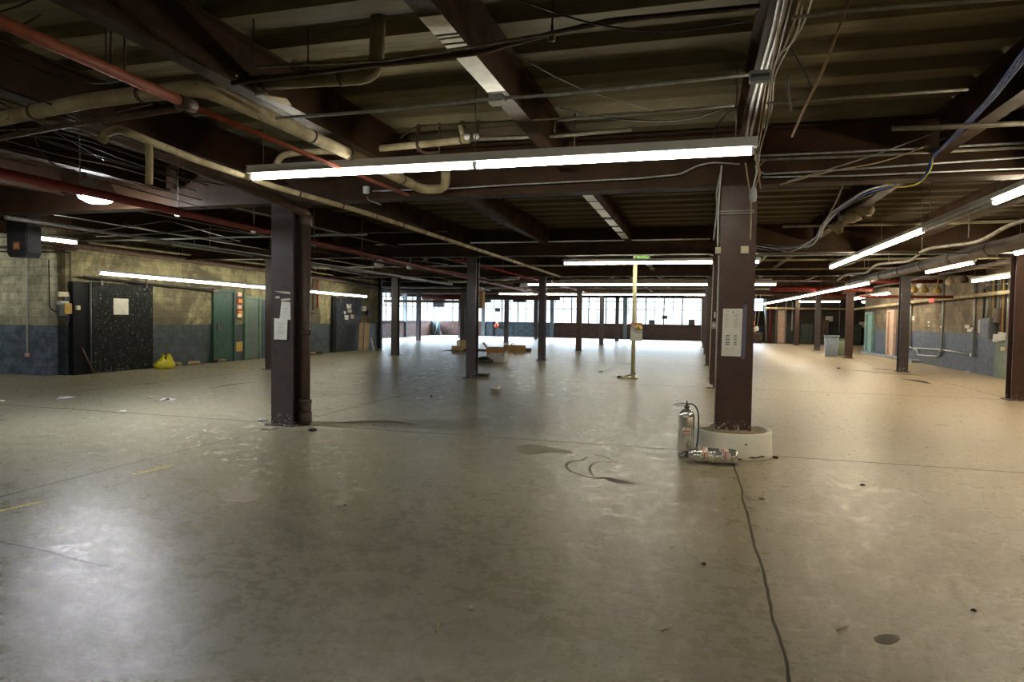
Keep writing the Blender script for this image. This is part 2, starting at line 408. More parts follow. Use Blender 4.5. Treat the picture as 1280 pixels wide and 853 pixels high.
for k in range(-1, 5):
    for i in range(-11, 8):
        xx = i*GX/3
        m_ = ibeam(MB(), 'y', Y(k)+.135, Y(k+1)-.135, xx, PB, DECK-.001, .15)
        if src is None:
            src = m_.build('ceiling_beam', 'beam_paint'); o = src
        else:
            o = src.copy(); C.objects.link(o); o.location = (xx, (Y(k)+Y(k+1))/2, PB)
        tag(o, 'brown steel joist between two deep girders under the roof deck', 'beam', 'joists under the roof deck', 'structure')
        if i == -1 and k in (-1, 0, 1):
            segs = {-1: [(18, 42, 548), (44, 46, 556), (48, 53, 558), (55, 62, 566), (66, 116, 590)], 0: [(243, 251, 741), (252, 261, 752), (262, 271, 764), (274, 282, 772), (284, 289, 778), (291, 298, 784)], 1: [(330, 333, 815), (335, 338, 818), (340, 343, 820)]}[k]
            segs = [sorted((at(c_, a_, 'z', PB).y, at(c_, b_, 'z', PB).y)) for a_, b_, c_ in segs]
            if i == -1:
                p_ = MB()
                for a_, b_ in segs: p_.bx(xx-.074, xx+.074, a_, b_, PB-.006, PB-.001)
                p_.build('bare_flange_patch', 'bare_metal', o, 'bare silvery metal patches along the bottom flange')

# walls
def wall(name, x0, x1, y0, y1, z0, z1, mt, label): return struct(name, MB().bx(x0, x1, y0, y1, z0, z1), mt, label, 'wall')
struct('wall_left', MB().bx(XL-.25, XL, 12.3, 28.4, 0, DECK+.1), 'wall_left_block', 'stained yellow block wall with a slate blue painted dado', 'wall')
struct('wall_left_front', MB().bx(-24, XL-.55, 12.05, 12.3, 0, DECK+.1).bx(XL-.55, XL-.25, 12.05, 13.0, 0, DECK+.1), 'wall_near_block', 'pale block wall with a blue dado facing the hall', 'wall')
struct('wall_left_return', MB().bx(-22.3, XL-.25, 28.15, 28.4, 0, DECK+.1), 'wall_plain', 'block wall returning behind the black sliding door', 'wall')
struct('wall_left_far', MB().bx(-22.55, -22.3, 28.4, YF, 0, 1.18), 'wall_brick_x', 'low pinkish brick wall under the side windows', 'wall')
struct('wall_left_near', MB().bx(-24.3, -24, -8, 12.3, 0, DECK+.1), 'wall_left_block', 'block wall at the side of the hall', 'wall')
struct('wall_back', MB().bx(-24, 16, -8.3, -8, 0, DECK+.1), 'wall_plain', 'block wall closing the near end of the hall', 'wall')
struct('wall_right', MB().bx(XR, XR+.25, -8, 39.0, 0, DECK+.1), 'wall_right_block', 'tan block wall with a blue painted dado', 'wall')
struct('wall_right_far', MB().bx(15.8, 16, 39, YF, 0, DECK+.1), 'wall_dark', 'dark wall beyond the end of the blue dado', 'wall')
struct('wall_right_return', MB().bx(XR+.25, 16, 38.75, 39, 0, DECK+.1), 'wall_dark', 'dark block wall returning at the end of the blue dado', 'wall')
struct('wall_dark_end', MB().bx(4.4, 16, 51.0, 51.25, 0, DECK+.1), 'wall_dark', 'dark grimy wall behind the barrels', 'wall')
struct('wall_dark_side', MB().bx(4.4, 4.6, 51.25, YF+.3, 0, DECK+.1), 'wall_dark', 'short dark wall beside the far windows', 'wall')
SILL, HEAD = 1.18, 3.42
for i, (a, c, mt, lb) in enumerate([(-22.3, -17.95, 'wall_brick', 'low pinkish brick wall under the far windows'), (-17.95, -11.95, 'wall_blue_brick', 'low slate blue wall under the far windows'), (-11.95, 4.4, 'wall_brick_dark', 'low dark maroon brick wall under the far windows')]):
    struct('wall_far', MB().bx(a, c, YF, YF+.3, 0, SILL), mt, lb, 'wall')
struct('wall_far_panel', MB().bx(.15, 4.4, YF-.02, YF+.1, 0, 2.35), 'wall_dark', 'dark boarded wall under the small glaring window', 'wall')
struct('wall_far_lintel', MB().bx(-22.5, 4.6, YF, YF+.3, HEAD, DECK+.1), 'wall_plain', 'band of wall above the far windows', 'wall')
struct('wall_left_far_lintel', MB().bx(-22.55, -22.3, 28.4, YF, HEAD, DECK+.1), 'wall_plain', 'band of wall above the side windows', 'wall')
# windows
def window(no, ax, a0, a1, c, label, style=0):
    nm = 'window_%d' % no
    cc = Vector(((a0+a1)/2, c, SILL)) if ax == 'x' else Vector((c, (a0+a1)/2, SILL))
    r = empty(nm, cc, label, 'window', None, 'structure')
    fr = MB(); th = MB(); gp = MB()
    def bar(m_, u0, u1, z0, z1, d=.03):
        if ax == 'x': m_.bx(u0, u1, c-d, c+d, z0, z1)
        else: m_.bx(c-d, c+d, u0, u1, z0, z1)
    bar(fr, a0, a1, SILL, SILL+.05, .05); bar(fr, a0, a1, HEAD-.05, HEAD, .05); bar(fr, a0, a0+.06, SILL+.05, HEAD-.05, .05); bar(fr, a1-.06, a1, SILL+.05, HEAD-.05, .05)
    fr.build('window_frame', 'steel_sash', r)
    w = a1-a0; nb = max(2, round(w/1.45))
    for k in range(1, nb):
        u = a0+w*k/nb; bar(th, u-.05, u+.05, SILL+.05, HEAD-.05, .035)
        bar(th, u-w/nb*.5-.03, u-w/nb*.5+.03, SILL+.05, HEAD-.05, .015)
    for z in (2.35, 2.98):
        bar(th, a0+.06, a1-.06, z-.03, z+.03, .02)
    if style: bar(th, a0+.06, a1-.06, 2.55, 2.58, .02)
    th.build('glazing_bar', 'steel_sash', r)
    bar(gp, a0+.06, a1-.06, SILL+.05, HEAD-.05, .004)
    gp.build('pane', 'glass', r)
    return r
k_ = 1
WL = [('pinkish brick wall nearest the blue stretch', -21.9), ]
names = ['high many-paned window above the pinkish brick in the far corner', 'high many-paned window above the blue painted stretch', 'high many-paned window above the maroon brick beside the blue stretch', 'high many-paned window above the maroon brick behind the signed pole', 'high many-paned window at the dark wall end of the far row']
edges = [-22.3, -17.93, -11.96, -5.98, 0.0, 4.4]
for i in range(5):
    window(k_, 'x', edges[i]+.17, edges[i+1]-(.17 if i < 4 else 0), YF+.15, names[i], i % 2); k_ += 1
for i in range(4):
    a0 = 28.4+i*6.15
    window(k_, 'y', a0+.1, a0+6.05, -22.42, ['side window nearest the leaning plywood boards', 'side window second from the leaning boards', 'side window third from the leaning boards', 'side window meeting the far corner'][i]); k_ += 1
for i, e in enumerate(edges[1:5]):
    tag(MB().bx(e-.15, e+.15, YF-.12, YF-.001, 0, DECK).build('wall_pier', 'pilaster_paint'), 'blue-grey painted pier between far windows, '+['at the end of the pinkish brick', 'at the end of the blue stretch', 'in the maroon stretch', 'behind the drum column row'][i], 'pier', None, 'structure')
for i in range(1, 4):
    tag(MB().bx(-22.299, -22.18, 28.4+i*6.15-.09, 28.4+i*6.15+.09, 0, DECK).build('wall_pier', 'pilaster_paint'), 'pale pier between side windows', 'pier', 'side window piers', 'structure')

# ------------------------------------------------------------------ steel columns
def hshaft(mb, x, y, w, d, z0, z1, tf=.028, tw=.018):
    hw, hd, ht = w/2, d/2, tw/2
    poly = [(-hw, -hd), (hw, -hd), (hw, -hd+tf), (ht, -hd+tf), (ht, hd-tf), (hw, hd-tf), (hw, hd), (-hw, hd), (-hw, hd-tf), (-ht, hd-tf), (-ht, -hd+tf), (-hw, -hd+tf)]
    return mb.ext([(p+x, q+y) for p, q in poly], 'z', z0, z1)
ORD = ['first', 'second', 'third', 'fourth', 'fifth', 'sixth']
def column(i, k, label, w=.24, mt='column_paint', z0=0):
    x, y = X(i), Y(k)
    r = empty('steel_column', (x, y, z0), label, 'column', 'steel columns on the grid')
    hshaft(MB(), x, y, w, w, z0+.02 if z0 == 0 else z0, GB-.02, .028 if w > .3 else .02).build('shaft', mt, r)
    if z0 == 0: MB().box((x, y, .01), (w+.12, w+.12, .02)).build('base_plate', mt, r)
    MB().box((x, y, GB-.01), (w+.10, w+.06, .02)).build('cap_plate', 'beam_paint', r)
    return r
DR = column(0, 0, 'broad maroon steel column rising from the white concrete drum', .385, 'column_paint', .29)
LC = column(-1, 0, 'broad maroon steel column with torn notices and a drain pipe at its back', .34, 'column_paint_glare')
for k in range(1, 6):
    column(0, k, ORD[k-1]+' slim steel column behind the drum column in its row', .24, 'column_paint' if k != 3 else 'column_paint_glare')
for k in range(1, 6):
    column(-1, k, ORD[k-1]+' slim steel column behind the broad column with torn notices', .25, ['column_paint_glare', 'column_paint'][k in (3,)])
for k in range(1, 6):
    column(-2, k, ORD[k-1]+' steel column in the row between the yellow wall and the notice column row', .25, 'column_paint_glare')
for k in (3, 4, 5):
    column(-3, k, ORD[k-3]+' steel column of the outermost row before the side windows', .25, 'column_paint_glare')
for k in range(1, 6):
    column(1, k, ORD[k-1]+' steel column of the row alongside the tan and blue wall', .27, 'column_paint' if k in (1, 3, 5) else 'column_paint_glare')

# drum
dc = empty('concrete_drum', (0, Y0, 0), 'round white painted concrete drum around the foot of the broad column', 'column base')
MB().lathe([(.44, 0), (.445, .01), (.445, .05), (.44, .06), (.435, .285), (.425, .295), (.40, .295), (.385, .275)], (0, Y0, 0), 48).build('drum_shell', 'drum_paint', dc)
m_ = MB(); nr, na = 8, 48; vs = [(0, Y0, .30)]; fs = []
for a in range(1, nr+1):
    for q in range(na):
        rr = .40*a/nr; an = 2*PI*q/na
        h = .285+.012*random.random()+(.015 if rr < .28 else 0)-(.025 if rr > .36 else 0)-(.05 if rr > .3 and 2.3 < an < 3.1 else 0)
        vs.append((rr*math.cos(an), Y0+rr*math.sin(an), h))
for q in range(na): fs.append((0, 1+q, 1+(q+1) % na))
for a in range(nr-1):
    for q in range(na): fs.append((1+a*na+q, 1+(a+1)*na+q, 1+(a+1)*na+(q+1) % na, 1+a*na+(q+1) % na))
m_.add(vs, fs, True).build('cement_fill', 'cement', dc)
m_ = MB()
for a0, a1, zz in ((3.95, 4.25, .035), (4.4, 4.9, .03), (5.15, 5.55, .045)):
    for q in range(10):
        a = a0+(a1-a0)*q/10
        p = Vector((.447*math.cos(a), Y0+.447*math.sin(a), zz+random.uniform(-.006, .006)))
        m_.box(p, (.045, .006, random.uniform(.008, .018)), a+PI/2)
m_.box((.447*math.cos(5.0), Y0+.447*math.sin(5.0), .19), (.02, .006, .018), 5.0+PI/2)
m_.build('speck', 'dark_wood', dc, 'dark chips in the white paint')

# drain pipe beside the notice column
px, py = X(-1)+.25, Y0+.02
dp = empty('drain_pipe', (px, py, 0), 'brown cast iron drain pipe standing behind the column with torn notices', 'pipe')
MB().tube([(px, py, .0), (px, py, 2.98)], .068, 20).build('pipe_run', 'cast_iron', dp)
MB().tube(fillet([(px, py, 2.96), (px, py-.16, 3.01), at(300, 229, 'z', 3.08), at(199, 190, 'z', 3.2), at(130, 162, 'z', 3.28), at(60, 140, 'z', 3.3)], .2), .075, 16).build('feeder_pipe', 'rusty_pipe', dp)
MB().lathe([(.075, .30), (.092, .31), (.092, .35), (.075, .36)], (px, py, 0), 20).build('foot_collar', 'cast_iron', dp)
MB().lathe([(.075, .02), (.095, .03), (.095, .17), (.08, .19)], (px, py, 0), 20).build('foot_collar', 'cast_iron', dp)
cc = MB().lathe([(.08, .17), (.085, .19), (.085, .31), (.08, .33)], (px, py, 0), 20); cc.tube([(px+.04, py-.05, .245), (px+.09, py-.10, .245)], .042, 16); cc.build('cleanout', 'cast_iron', dp)
MB().lathe([(.07, 1.26), (.084, 1.265), (.084, 1.33), (.07, 1.335)], (px, py, 0), 20).box((px+.09, py-.02, 1.30), (.03, .025, .07)).build('pipe_coupling', 'cast_iron', dp)
MB().lathe([(.07, 2.80), (.088, 2.81), (.088, 2.93), (.07, 2.94)], (px, py, 0), 20).build('pipe_coupling', 'cast_iron', dp)

# notices on columns
def sheet(name, mt, pts, label, cat='notice', marks=(), group=None, thick=.003):
    """a paper sheet: pts are world corners tl,tr,br,bl; marks are (u0,u1,v0,v1,material) patches printed on it"""
    tl, tr, br_, bl = [Vector(p) for p in pts]; nrm = (tr-tl).cross(bl-tl).normalized()
    if nrm.dot(CAM-tl) < 0: nrm = -nrm
    m_ = MB(); q = [tl, tr, br_, bl]
    m_.add(q+[p+nrm*thick for p in q], [(0, 1, 2, 3), (4, 7, 6, 5), (0, 4, 5, 1), (1, 5, 6, 2), (2, 6, 7, 3), (3, 7, 4, 0)])
    if marks:
        r = empty(name, (tl+br_)/2, label, cat, group); m_.build('sheet', mt, r)
        by = {}
        for u0, u1, v0, v1, mm in marks: by.setdefault(mm, []).append((u0, u1, v0, v1))
        def P(u, v): return tl.lerp(tr, u).lerp(bl.lerp(br_, u), v)
        for mm, L in by.items():
            k = MB()
            for u0, u1, v0, v1 in L:
                q = [P(u0, v0), P(u1, v0), P(u1, v1), P(u0, v1)]
                k.add([p+nrm*(thick+.0004) for p in q]+[p+nrm*(thick+.0014) for p in q], [(0, 3, 2, 1), (4, 5, 6, 7), (0, 1, 5, 4), (1, 2, 6, 5), (2, 3, 7, 6), (3, 0, 4, 7)])
            k.build('lettering' if 'ink' in mm else 'print_patch', mm, r)
        return r
    o = m_.build(name, mt); return tag(o, label, cat, group)
fy = Y0-.385/2-.001
mk = []
for c0, c1 in ((.10, .30), (.55, .85)):
    for q in range(11): mk.append((c0+.02*(q % 2), c1-.05*(q % 3), .115+q*.026, .127+q*.026, 'ink_pale'))
for c0, c1 in ((.18, .40), (.60, .76)):
    for q in range(6): mk.append((c0, c1, .56+q*.037, .578+q*.037, 'ink_dark' if q % 2 == 0 or q == 5 else 'ink_grey'))
mk += [(.47, .57, .07, .085, 'ink_dark'), (.50, .54, .055, .07, 'ink_dark'), (.2, .3, .045, .06, 'ink_grey'), (.72, .8, .045, .06, 'ink_grey'), (.15, .8, .83, .84, 'ink_pale'), (.2, .7, .86, .87, 'ink_pale')]
sheet('paper_notice', 'paper', [at(904, 386, 'y', fy), at(928.5, 386, 'y', fy), at(926, 446, 'y', fy), at(901.5, 445, 'y', fy)], 'long white notice of printed columns taped to the drum column', marks=mk)
sheet('tape_strip', 'tape_clear', [at(929.4, 381, 'y', fy), at(934, 381, 'y', fy), at(931.2, 449, 'y', fy), at(926.8, 449, 'y', fy)], 'strip of shiny tape down the edge of the long printed notice', 'tape')
fy2 = Y0-.34/2-.001
sheet('paper_notice', 'paper', [at(352, 377, 'y', fy2), at(363, 378, 'y', fy2), at(363.5, 400, 'y', fy2), at(349.5, 400, 'y', fy2)], 'upper torn white notice on the column with the drain pipe', marks=[(.3, .7, .35, .42, 'ink_pale'), (.3, .6, .55, .6, 'ink_pale')])
fy2 -= .005
sheet('paper_notice', 'paper', [at(343, 398, 'y', fy2), at(359.5, 399, 'y', fy2), at(358.5, 425, 'y', fy2), at(342.7, 424.5, 'y', fy2)], 'lower square white notice on the column with the drain pipe', marks=[(.25, .75, .2+.1*q, .24+.1*q, 'ink_pale') for q in range(6)])
fy2 = Y0-.34/2-.001
for q, (a, c_, d_, e_) in enumerate([((343, 364), (363, 365), (363, 368), (352, 366.5)), ((344, 371), (349, 370), (350, 373), (345, 373.5)), ((351, 374), (363, 373), (363, 375.5), (352, 376.5))]):
    sheet('tape_scrap', 'paper_aged', [at(*p, 'y', fy2) for p in (a, c_, d_, e_)], 'scrap of torn tape left above the torn notices', 'tape', group='tape scraps above the torn notices')

# channel strap, boxes and cable on the drum column
st = empty('channel_strap', (0, Y0-.21, 2.72), 'grey slotted steel channel clamped across the upper drum column', 'bracket')
yy = Y0-.385/2
a = at(897, 266, 'y', yy); c_ = at(942.5, 266, 'y', yy); zc = (a.z+c_.z)/2
MB().bx(a.x, c_.x, yy-.042, yy-.001, zc-.02, zc+.02).build('channel_bar', 'dull_conduit', st)
MB().bx(a.x+.02, c_.x-.02, yy-.046, yy-.0425, zc-.006, zc+.006).build('channel_slot', 'black_cable', st)
def obox(name, px_, py_, yv, w, h, d, mt, label, cat='box', lid=None):
    p = at(px_, py_, 'y', yv)
    r = empty(name, p, label, cat)
    MB().box((p.x, yv-d/2, p.z), (w, d, h), None, .006).build('body', mt, r)
    MB().box((p.x, yv-d-.004, p.z), (w*.86, .006, h*.86), None, .002).build('cover', lid or mt, r)
    return r
obox('outlet_box', 930.5, 313, yy-.001, .085, .085, .05, 'ivory_plastic', 'cream outlet box on the face of the drum column')
obox('outlet_box', 940.5, 313, yy+.10, .07, .10, .06, 'ivory_plastic', 'cream outlet box around the aisle edge of the drum column, next to the front one')
obox('outlet_box', 897.5, 313.5, yy+.04, .06, .075, .05, 'ivory_plastic', 'small cream outlet box on the edge of the drum column nearest the cross lamp row')

# ------------------------------------------------------------------ fire extinguishers
def extinguisher(parent_name, label):
    r = empty(parent_name, (0, 0, 0), label, 'fire extinguisher', 'stainless fire extinguishers')
    MB().lathe([(.0, 0), (.075, 0), (.087, .012), (.089, .03), (.089, .46), (.086, .485), (.072, .515), (.045, .538), (.028, .545), (.026, .56)], (0, 0, 0), 40).build('tank', 'stainless', r)
    MB().lathe([(.0895, .445), (.0905, .447), (.0905, .453), (.0895, .455)], (0, 0, 0), 40).build('seam_band', 'stainless', r)
    MB().lathe([(.022, .556), (.03, .56), (.03, .58), (.016, .585), (.014, .61), (.008, .615), (.006, .64), (0, .642)], (0, 0, 0), 16).build('valve', 'cast_iron', r)
    MB().tube(fillet([(.01, 0, .60), (-.06, -.01, .612), (-.13, -.02, .595), (-.15, -.022, .588)], .03), .006, 8).build('lever', 'galvanised', r)
    MB().tube(fillet([(.01, 0, .58), (-.05, -.01, .583), (-.115, -.018, .575)], .03), .006, 8).build('carry_handle', 'galvanised', r)
    h = MB().tube(spline([(.012, 0, .60), (.05, -.01, .605), (.10, -.012, .57), (.128, -.012, .48), (.132, -.012, .34), (.126, -.012, .2), (.108, -.01, .09)], 6), .0085, 10)
    ho = h.build('hose', 'rubber', r)
    MB().tube([(.108, -.01, .09), (.10, -.008, .045)], [.011, .007], 10).build('nozzle', 'rubber', ho)
    return r
def patch(r, a0, a1, z0, z1, mt, nm='label', rad=.0905):
    m_ = MB(); n = 10; vs = []
    for zz in (z0, z1):
        for q in range(n+1):
            a = a0+(a1-a0)*q/n
            for rr in (rad, rad+.0012): vs.append((rr*math.cos(a), rr*math.sin(a), zz))
    o_ = 2*(n+1); fs = []
    for q in range(n):
        a_, b_ = 2*q, 2*q+2
        fs += [(a_+1, b_+1, b_+1+o_, a_+1+o_), (a_, a_+o_, b_+o_, b_), (a_, b_, b_+1, a_+1), (a_+o_, a_+1+o_, b_+1+o_, b_+o_)]
    fs += [(0, 1, 1+o_, o_), (2*n, 2*n+o_, 2*n+1+o_, 2*n+1)]
    m_.add(vs, fs, True); return m_.build(nm, mt, r)
def flabels(r, a, z, w=.55, h=.085):
    lab = patch(r, a-w, a+w, z-h/2, z+h/2, 'label_paper')
    for (da, dw, dz, dh, mt) in ((0, .42, .006, .016, 'label_red'), (.05, .36, -.014, .008, 'label_pink'), (-.05, .4, -.028, .008, 'label_pink'), (-.1, .08, .028, .016, 'label_dark'), (.2, .14, .028, .008, 'label_pink')):
        k = patch(r, a+da-dw, a+da+dw, z+dz-dh/2, z+dz+dh/2, mt, 'label_print', .0922)
        k.parent = lab
p1 = at(857, 572, 'z', 0)
E1 = extinguisher('fire_extinguisher', 'stainless fire extinguisher standing upright beside the white drum')
flabels(E1, -PI/2+.05, .30); patch(E1, -PI/2+.15, -PI/2+.75, .36, .46, 'label_tan', 'side_label')
E1.location = (p1.x, p1.y+.05, 0)
E2 = extinguisher('fire_extinguisher', 'stainless fire extinguisher lying on its side against the white drum')
for z_ in (.13, .36):
    flabels(E2, -PI*.62, z_+.02, .42, .10); flabels(E2, -PI*.93, z_, .42, .10)
p2a = at(921, 570, 'z', .09)
E2.rotation_euler = (0, -PI/2, .0)
E2.scale = (.94, .94, .94)
E2.location = (p2a.x, min(p2a.y, 7.40), .091)
E2.rotation_euler = Matrix((( 0, 0, -1), (0, 1, 0), (1, 0, 0))).to_euler()
E2.rotation_euler = (Matrix.Rotation(.06, 3, 'Z') @ Matrix(((0, 0, -1), (1, 0, 0), (0, -1, 0)))).to_euler()

# ------------------------------------------------------------------ strip lamps
def strip_lamp(a, c_, label, tubes=2, mt='tube_cool', r_t=.019, w=.11, lit=None, drop=None, group=None, cat='lamp', hh=.07):
    """strip light from a to c_ (tube centre line ends)"""
    a, c_ = Vector(a), Vector(c_); mid = (a+c_)/2; d = (c_-a); L = d.length; t = d.normalized()
    side = t.cross(Vector((0, 0, 1))).normalized(); u = side.cross(t).normalized()
    r = empty('strip_light', (mid.x, mid.y, mid.z-.03), label, cat, group)
    def loc(s_, x_, z_): return a+t*s_+side*x_+u*z_
    def prism(m_, s0, s1, poly):
        n = len(poly); vs = [loc(s0, p, q) for p, q in poly]+[loc(s1, p, q) for p, q in poly]
        m_.add(vs, [(k, (k+1) % n, n+(k+1) % n, n+k) for k in range(n)]+[tuple(range(n))[::-1], tuple(range(n, 2*n))])
    hw = w*.3
    m_ = MB(); prism(m_, -.03, L+.03, [(-hw, .042), (hw, .042), (hw, .05), (hw*.8, .04+hh), (-hw*.8, .04+hh), (-hw, .05)])
    m_.build('housing', 'white_enamel', r)
    sl = L/tubes
    for k in range(tubes):
        s0, s1 = k*sl+.02, (k+1)*sl-.02
        on = lit is None or lit[k]
        if on: MB().tube([loc(s0, 0, 0), loc(s1, 0, 0)], r_t, 10).build('fluorescent_tube', mt, r)
        else: MB().tube([loc(s0, 0, 0), loc(s1, 0, 0)], r_t, 10).build('fluorescent_tube', 'grime_enamel', r, 'unlit tube')
        m_ = MB()
        for sp in (s0-.012, s1+.012): prism(m_, sp-.012, sp+.012, [(-.022, -.022), (.022, -.022), (.022, .0415), (-.022, .0415)])
        m_.build('socket', 'white_enamel', r)
    if drop:
        for q in range(tubes+1):
            s_ = min(max(q*sl, .15), L-.15); p0 = loc(s_, 0, .04+hh)
            MB().tube([p0, (p0.x, p0.y, drop)], .006, 6).build('hanger_rod', 'dull_conduit', r)
    return r
def LP(px_, py_, ax, v): return at(px_, py_, ax, v)
TOPZ = DECK-.002
a = at(314, 224, 'y', 6.0); c_ = at(942, 190, 'y', 6.0)
strip_lamp((a.x, 6, 3.0), (c_.x, 6, 3.0), 'long double strip lamp hung in front of the nearest girder and both broad columns', 2, 'tube_cool', .024, .15, drop=TOPZ, group='strip lamps across the hall', hh=.085)
rows = [(17.0, 329, 705, 949, 2, 3.0, 'second cross lamp row, behind the signed pole column bay'), (26.4, 356.5, 660, 970, 4, 2.94, 'third cross lamp row toward the far windows'), (37.3, 369.7, 624, 882, 5, 2.96, 'fourth cross lamp row, just before the far windows')]
for yv, py_, x0, x1, nt_, zz, lb in rows:
    a = at(x0, py_, 'y', yv); c_ = at(x1, py_, 'y', yv)
    strip_lamp((a.x, yv, zz), (c_.x, yv, zz), 'white strip lamp, '+lb, nt_, 'tube_neutral', .03, .13, drop=TOPZ, group='strip lamps across the hall')
# left wall row, seen slanting down
za, zb = 2.46, 2.38
strip_lamp((-14.0, 12.25, 2.46), (-14.0, 25.2, 2.36), 'long white strip lamp row hung in front of the yellow block wall doors', 5, 'tube_neutral', .03, .10, drop=TOPZ, hh=.05, group='strip lamps along the yellow wall')
p = at(48, 298, 'x', -13.6); q_ = at(96, 304, 'x', -13.6)
strip_lamp(p, q_, 'short white strip lamp beside the hanging dark grey box', 1, 'tube_neutral', .03, .10, drop=TOPZ, group='strip lamps along the yellow wall', hh=.05)
# right rows along the hall
strip_lamp((2.93, 19.0, 3.0), (2.93, 11.6, 3.0), 'lit three-tube strip lamp running along the hall beyond the drum column', 3, 'tube_warm', .028, .16, drop=TOPZ, group='strip lamps along the aisle')
strip_lamp((2.93, 11.5, 3.0), (2.93, 4.2, 3.0), 'strip lamp nearest the camera along the aisle with one dead tube', 3, 'tube_warm', .028, .16, lit=[False, True, True], drop=TOPZ, group='strip lamps along the aisle')
strip_lamp((5.75, 21.0, 3.0), (5.75, 17.7, 3.0), 'lit strip lamp close to the second column by the blue and tan wall', 1, 'tube_warm', .03, .16, drop=TOPZ, group='strip lamps near the tan wall')
strip_lamp((5.75, 15.6, 3.0), (5.75, 8.4, 3.0), 'lit strip lamp above the nearest slim column by the tan wall', 3, 'tube_warm', .03, .16, drop=TOPZ, group='strip lamps near the tan wall')
strip_lamp((7.2, 21.9, 2.8), (7.2, 17.0, 2.8), 'lit strip lamp against the tan wall over the electrical panels', 2, 'tube_warm', .03, .14, drop=TOPZ, group='strip lamps near the tan wall')
strip_lamp((4.72, 22.8, 2.8), (4.4, 34.8, 2.78), 'long lit lamp row on the aisle in front of the trash barrels', 5, 'tube_warm', .03, .16, drop=TOPZ, group='strip lamps along the aisle')
strip_lamp((4.4, 35.0, 2.78), (4.1, 49.5, 2.8), 'long lit lamp row running to the dark end wall', 6, 'tube_warm', .035, .16, drop=TOPZ, group='strip lamps along the aisle')
for x0, x1, yv, py_, lb in ((999, 1019, 46.0, 377.5, 'short cross lamp before the dark wall, on the aisle side'), (1025, 1050, 46.0, 377.5, 'short cross lamp before the dark wall, above the barrels'), (1077, 1089, 40.5, 377.8, 'very short lamp near the mint door frame')):
    a = at(x0, py_, 'y', yv); c_ = at(x1, py_, 'y', yv); zz = (a.z+c_.z)/2
    strip_lamp((a.x, yv, zz), (c_.x, yv, zz), lb, 1, 'tube_warm', .04, .14, drop=TOPZ, group='short lamps by the dark wall')
a = at(1068, 374, 'x', 6.9); c_ = at(1112, 367, 'x', 6.9)
strip_lamp(a, c_, 'lit strip lamp in front of the mint and pink door frames', 2, 'tube_warm', .035, .14, drop=TOPZ, group='strip lamps near the tan wall')
# rows behind the viewpoint that light the near floor and the faces of the near columns
for yv, x0_, n_ in ((-2.6, -9.0, 2), (-2.6, 1.2, 1), (-6.2, -6.0, 3)):
    strip_lamp((x0_, yv, 3.0), (x0_+2.5*n_, yv, 3.0), 'white strip lamp row across the near end of the hall', n_, 'tube_neutral', .024, .15, drop=TOPZ, group='strip lamps across the hall', hh=.085)
# lamps over the far bays beside the side windows
for q, (xx, yv) in enumerate(((-12.5, 33.5), (-19, 33.5))):
    pass
strip_lamp((-21.5, 9.6, 2.75), (-16.4, 9.6, 2.75), 'white strip lamp lighting the pale wall beyond the hanging dark box', 2, 'tube_cool', .03, .12, drop=TOPZ, group='strip lamps across the hall')
# high bay
hx, hy, hz = at(121, 243, 'z', 3.17)
hb = empty('high_bay_lamp', (hx, hy, hz-.08), 'round bright mercury lamp hung above the red pipe', 'lamp')
MB().lathe([(.07, .22), (.16, .20), (.235, .05), (.245, 0), (.24, 0), (.228, .05), (.15, .19), (.0, .20)], (hx, hy, hz-.02), 32).build('reflector', 'grime_enamel', hb)
MB().lathe([(0, -.10), (.12, -.095), (.205, -.05), (.232, .0), (.0, .005)], (hx, hy, hz-.02), 32).build('lens', 'mercury', hb)
MB().box((hx+.05, hy, hz+.33), (.26, .2, .22), None, .02).build('ballast_box', 'white_enamel', hb)
MB().tube([(hx, hy, hz+.18), (hx, hy, DECK-.01)], .02, 8).build('stem', 'galvanised', hb)

# hanging grey box upper left
yb = 9.2; p = at(29.5, 292, 'y', yb)
gb = empty('hanging_cabinet', (p.x, yb, p.z-.44), 'dark grey metal cabinet with an orange label hung under the deck', 'cabinet')
w_, h_ = .50, .88
poly = [(-.25, .44), (-.25, -.36), (-.19, -.44), (.19, -.44), (.25, -.36), (.25, .44)]
MB().ext([(p.x+a_, p.z+c_) for a_, c_ in poly], 'y', yb-.12, yb+.14).build('case', 'grey_box', gb)
MB().ext([(p.x+a_*.86, p.z+c_*.92) for a_, c_ in poly], 'y', yb-.135, yb-.1205).build('door_panel', 'grey_box', gb)
MB().box((p.x, yb-.138, p.z-.24), (.15, .005, .13)).build('label', 'orange_label', gb)
MB().box((p.x, yb-.1415, p.z-.24), (.08, .002, .07)).build('label_symbol', 'label_tan', gb)
for sx in (-.18, .18): MB().tube([(p.x+sx, yb, p.z+.44), (p.x+sx, yb, DECK-.01)], .012, 6).build('hanger_rod', 'dull_conduit', gb)

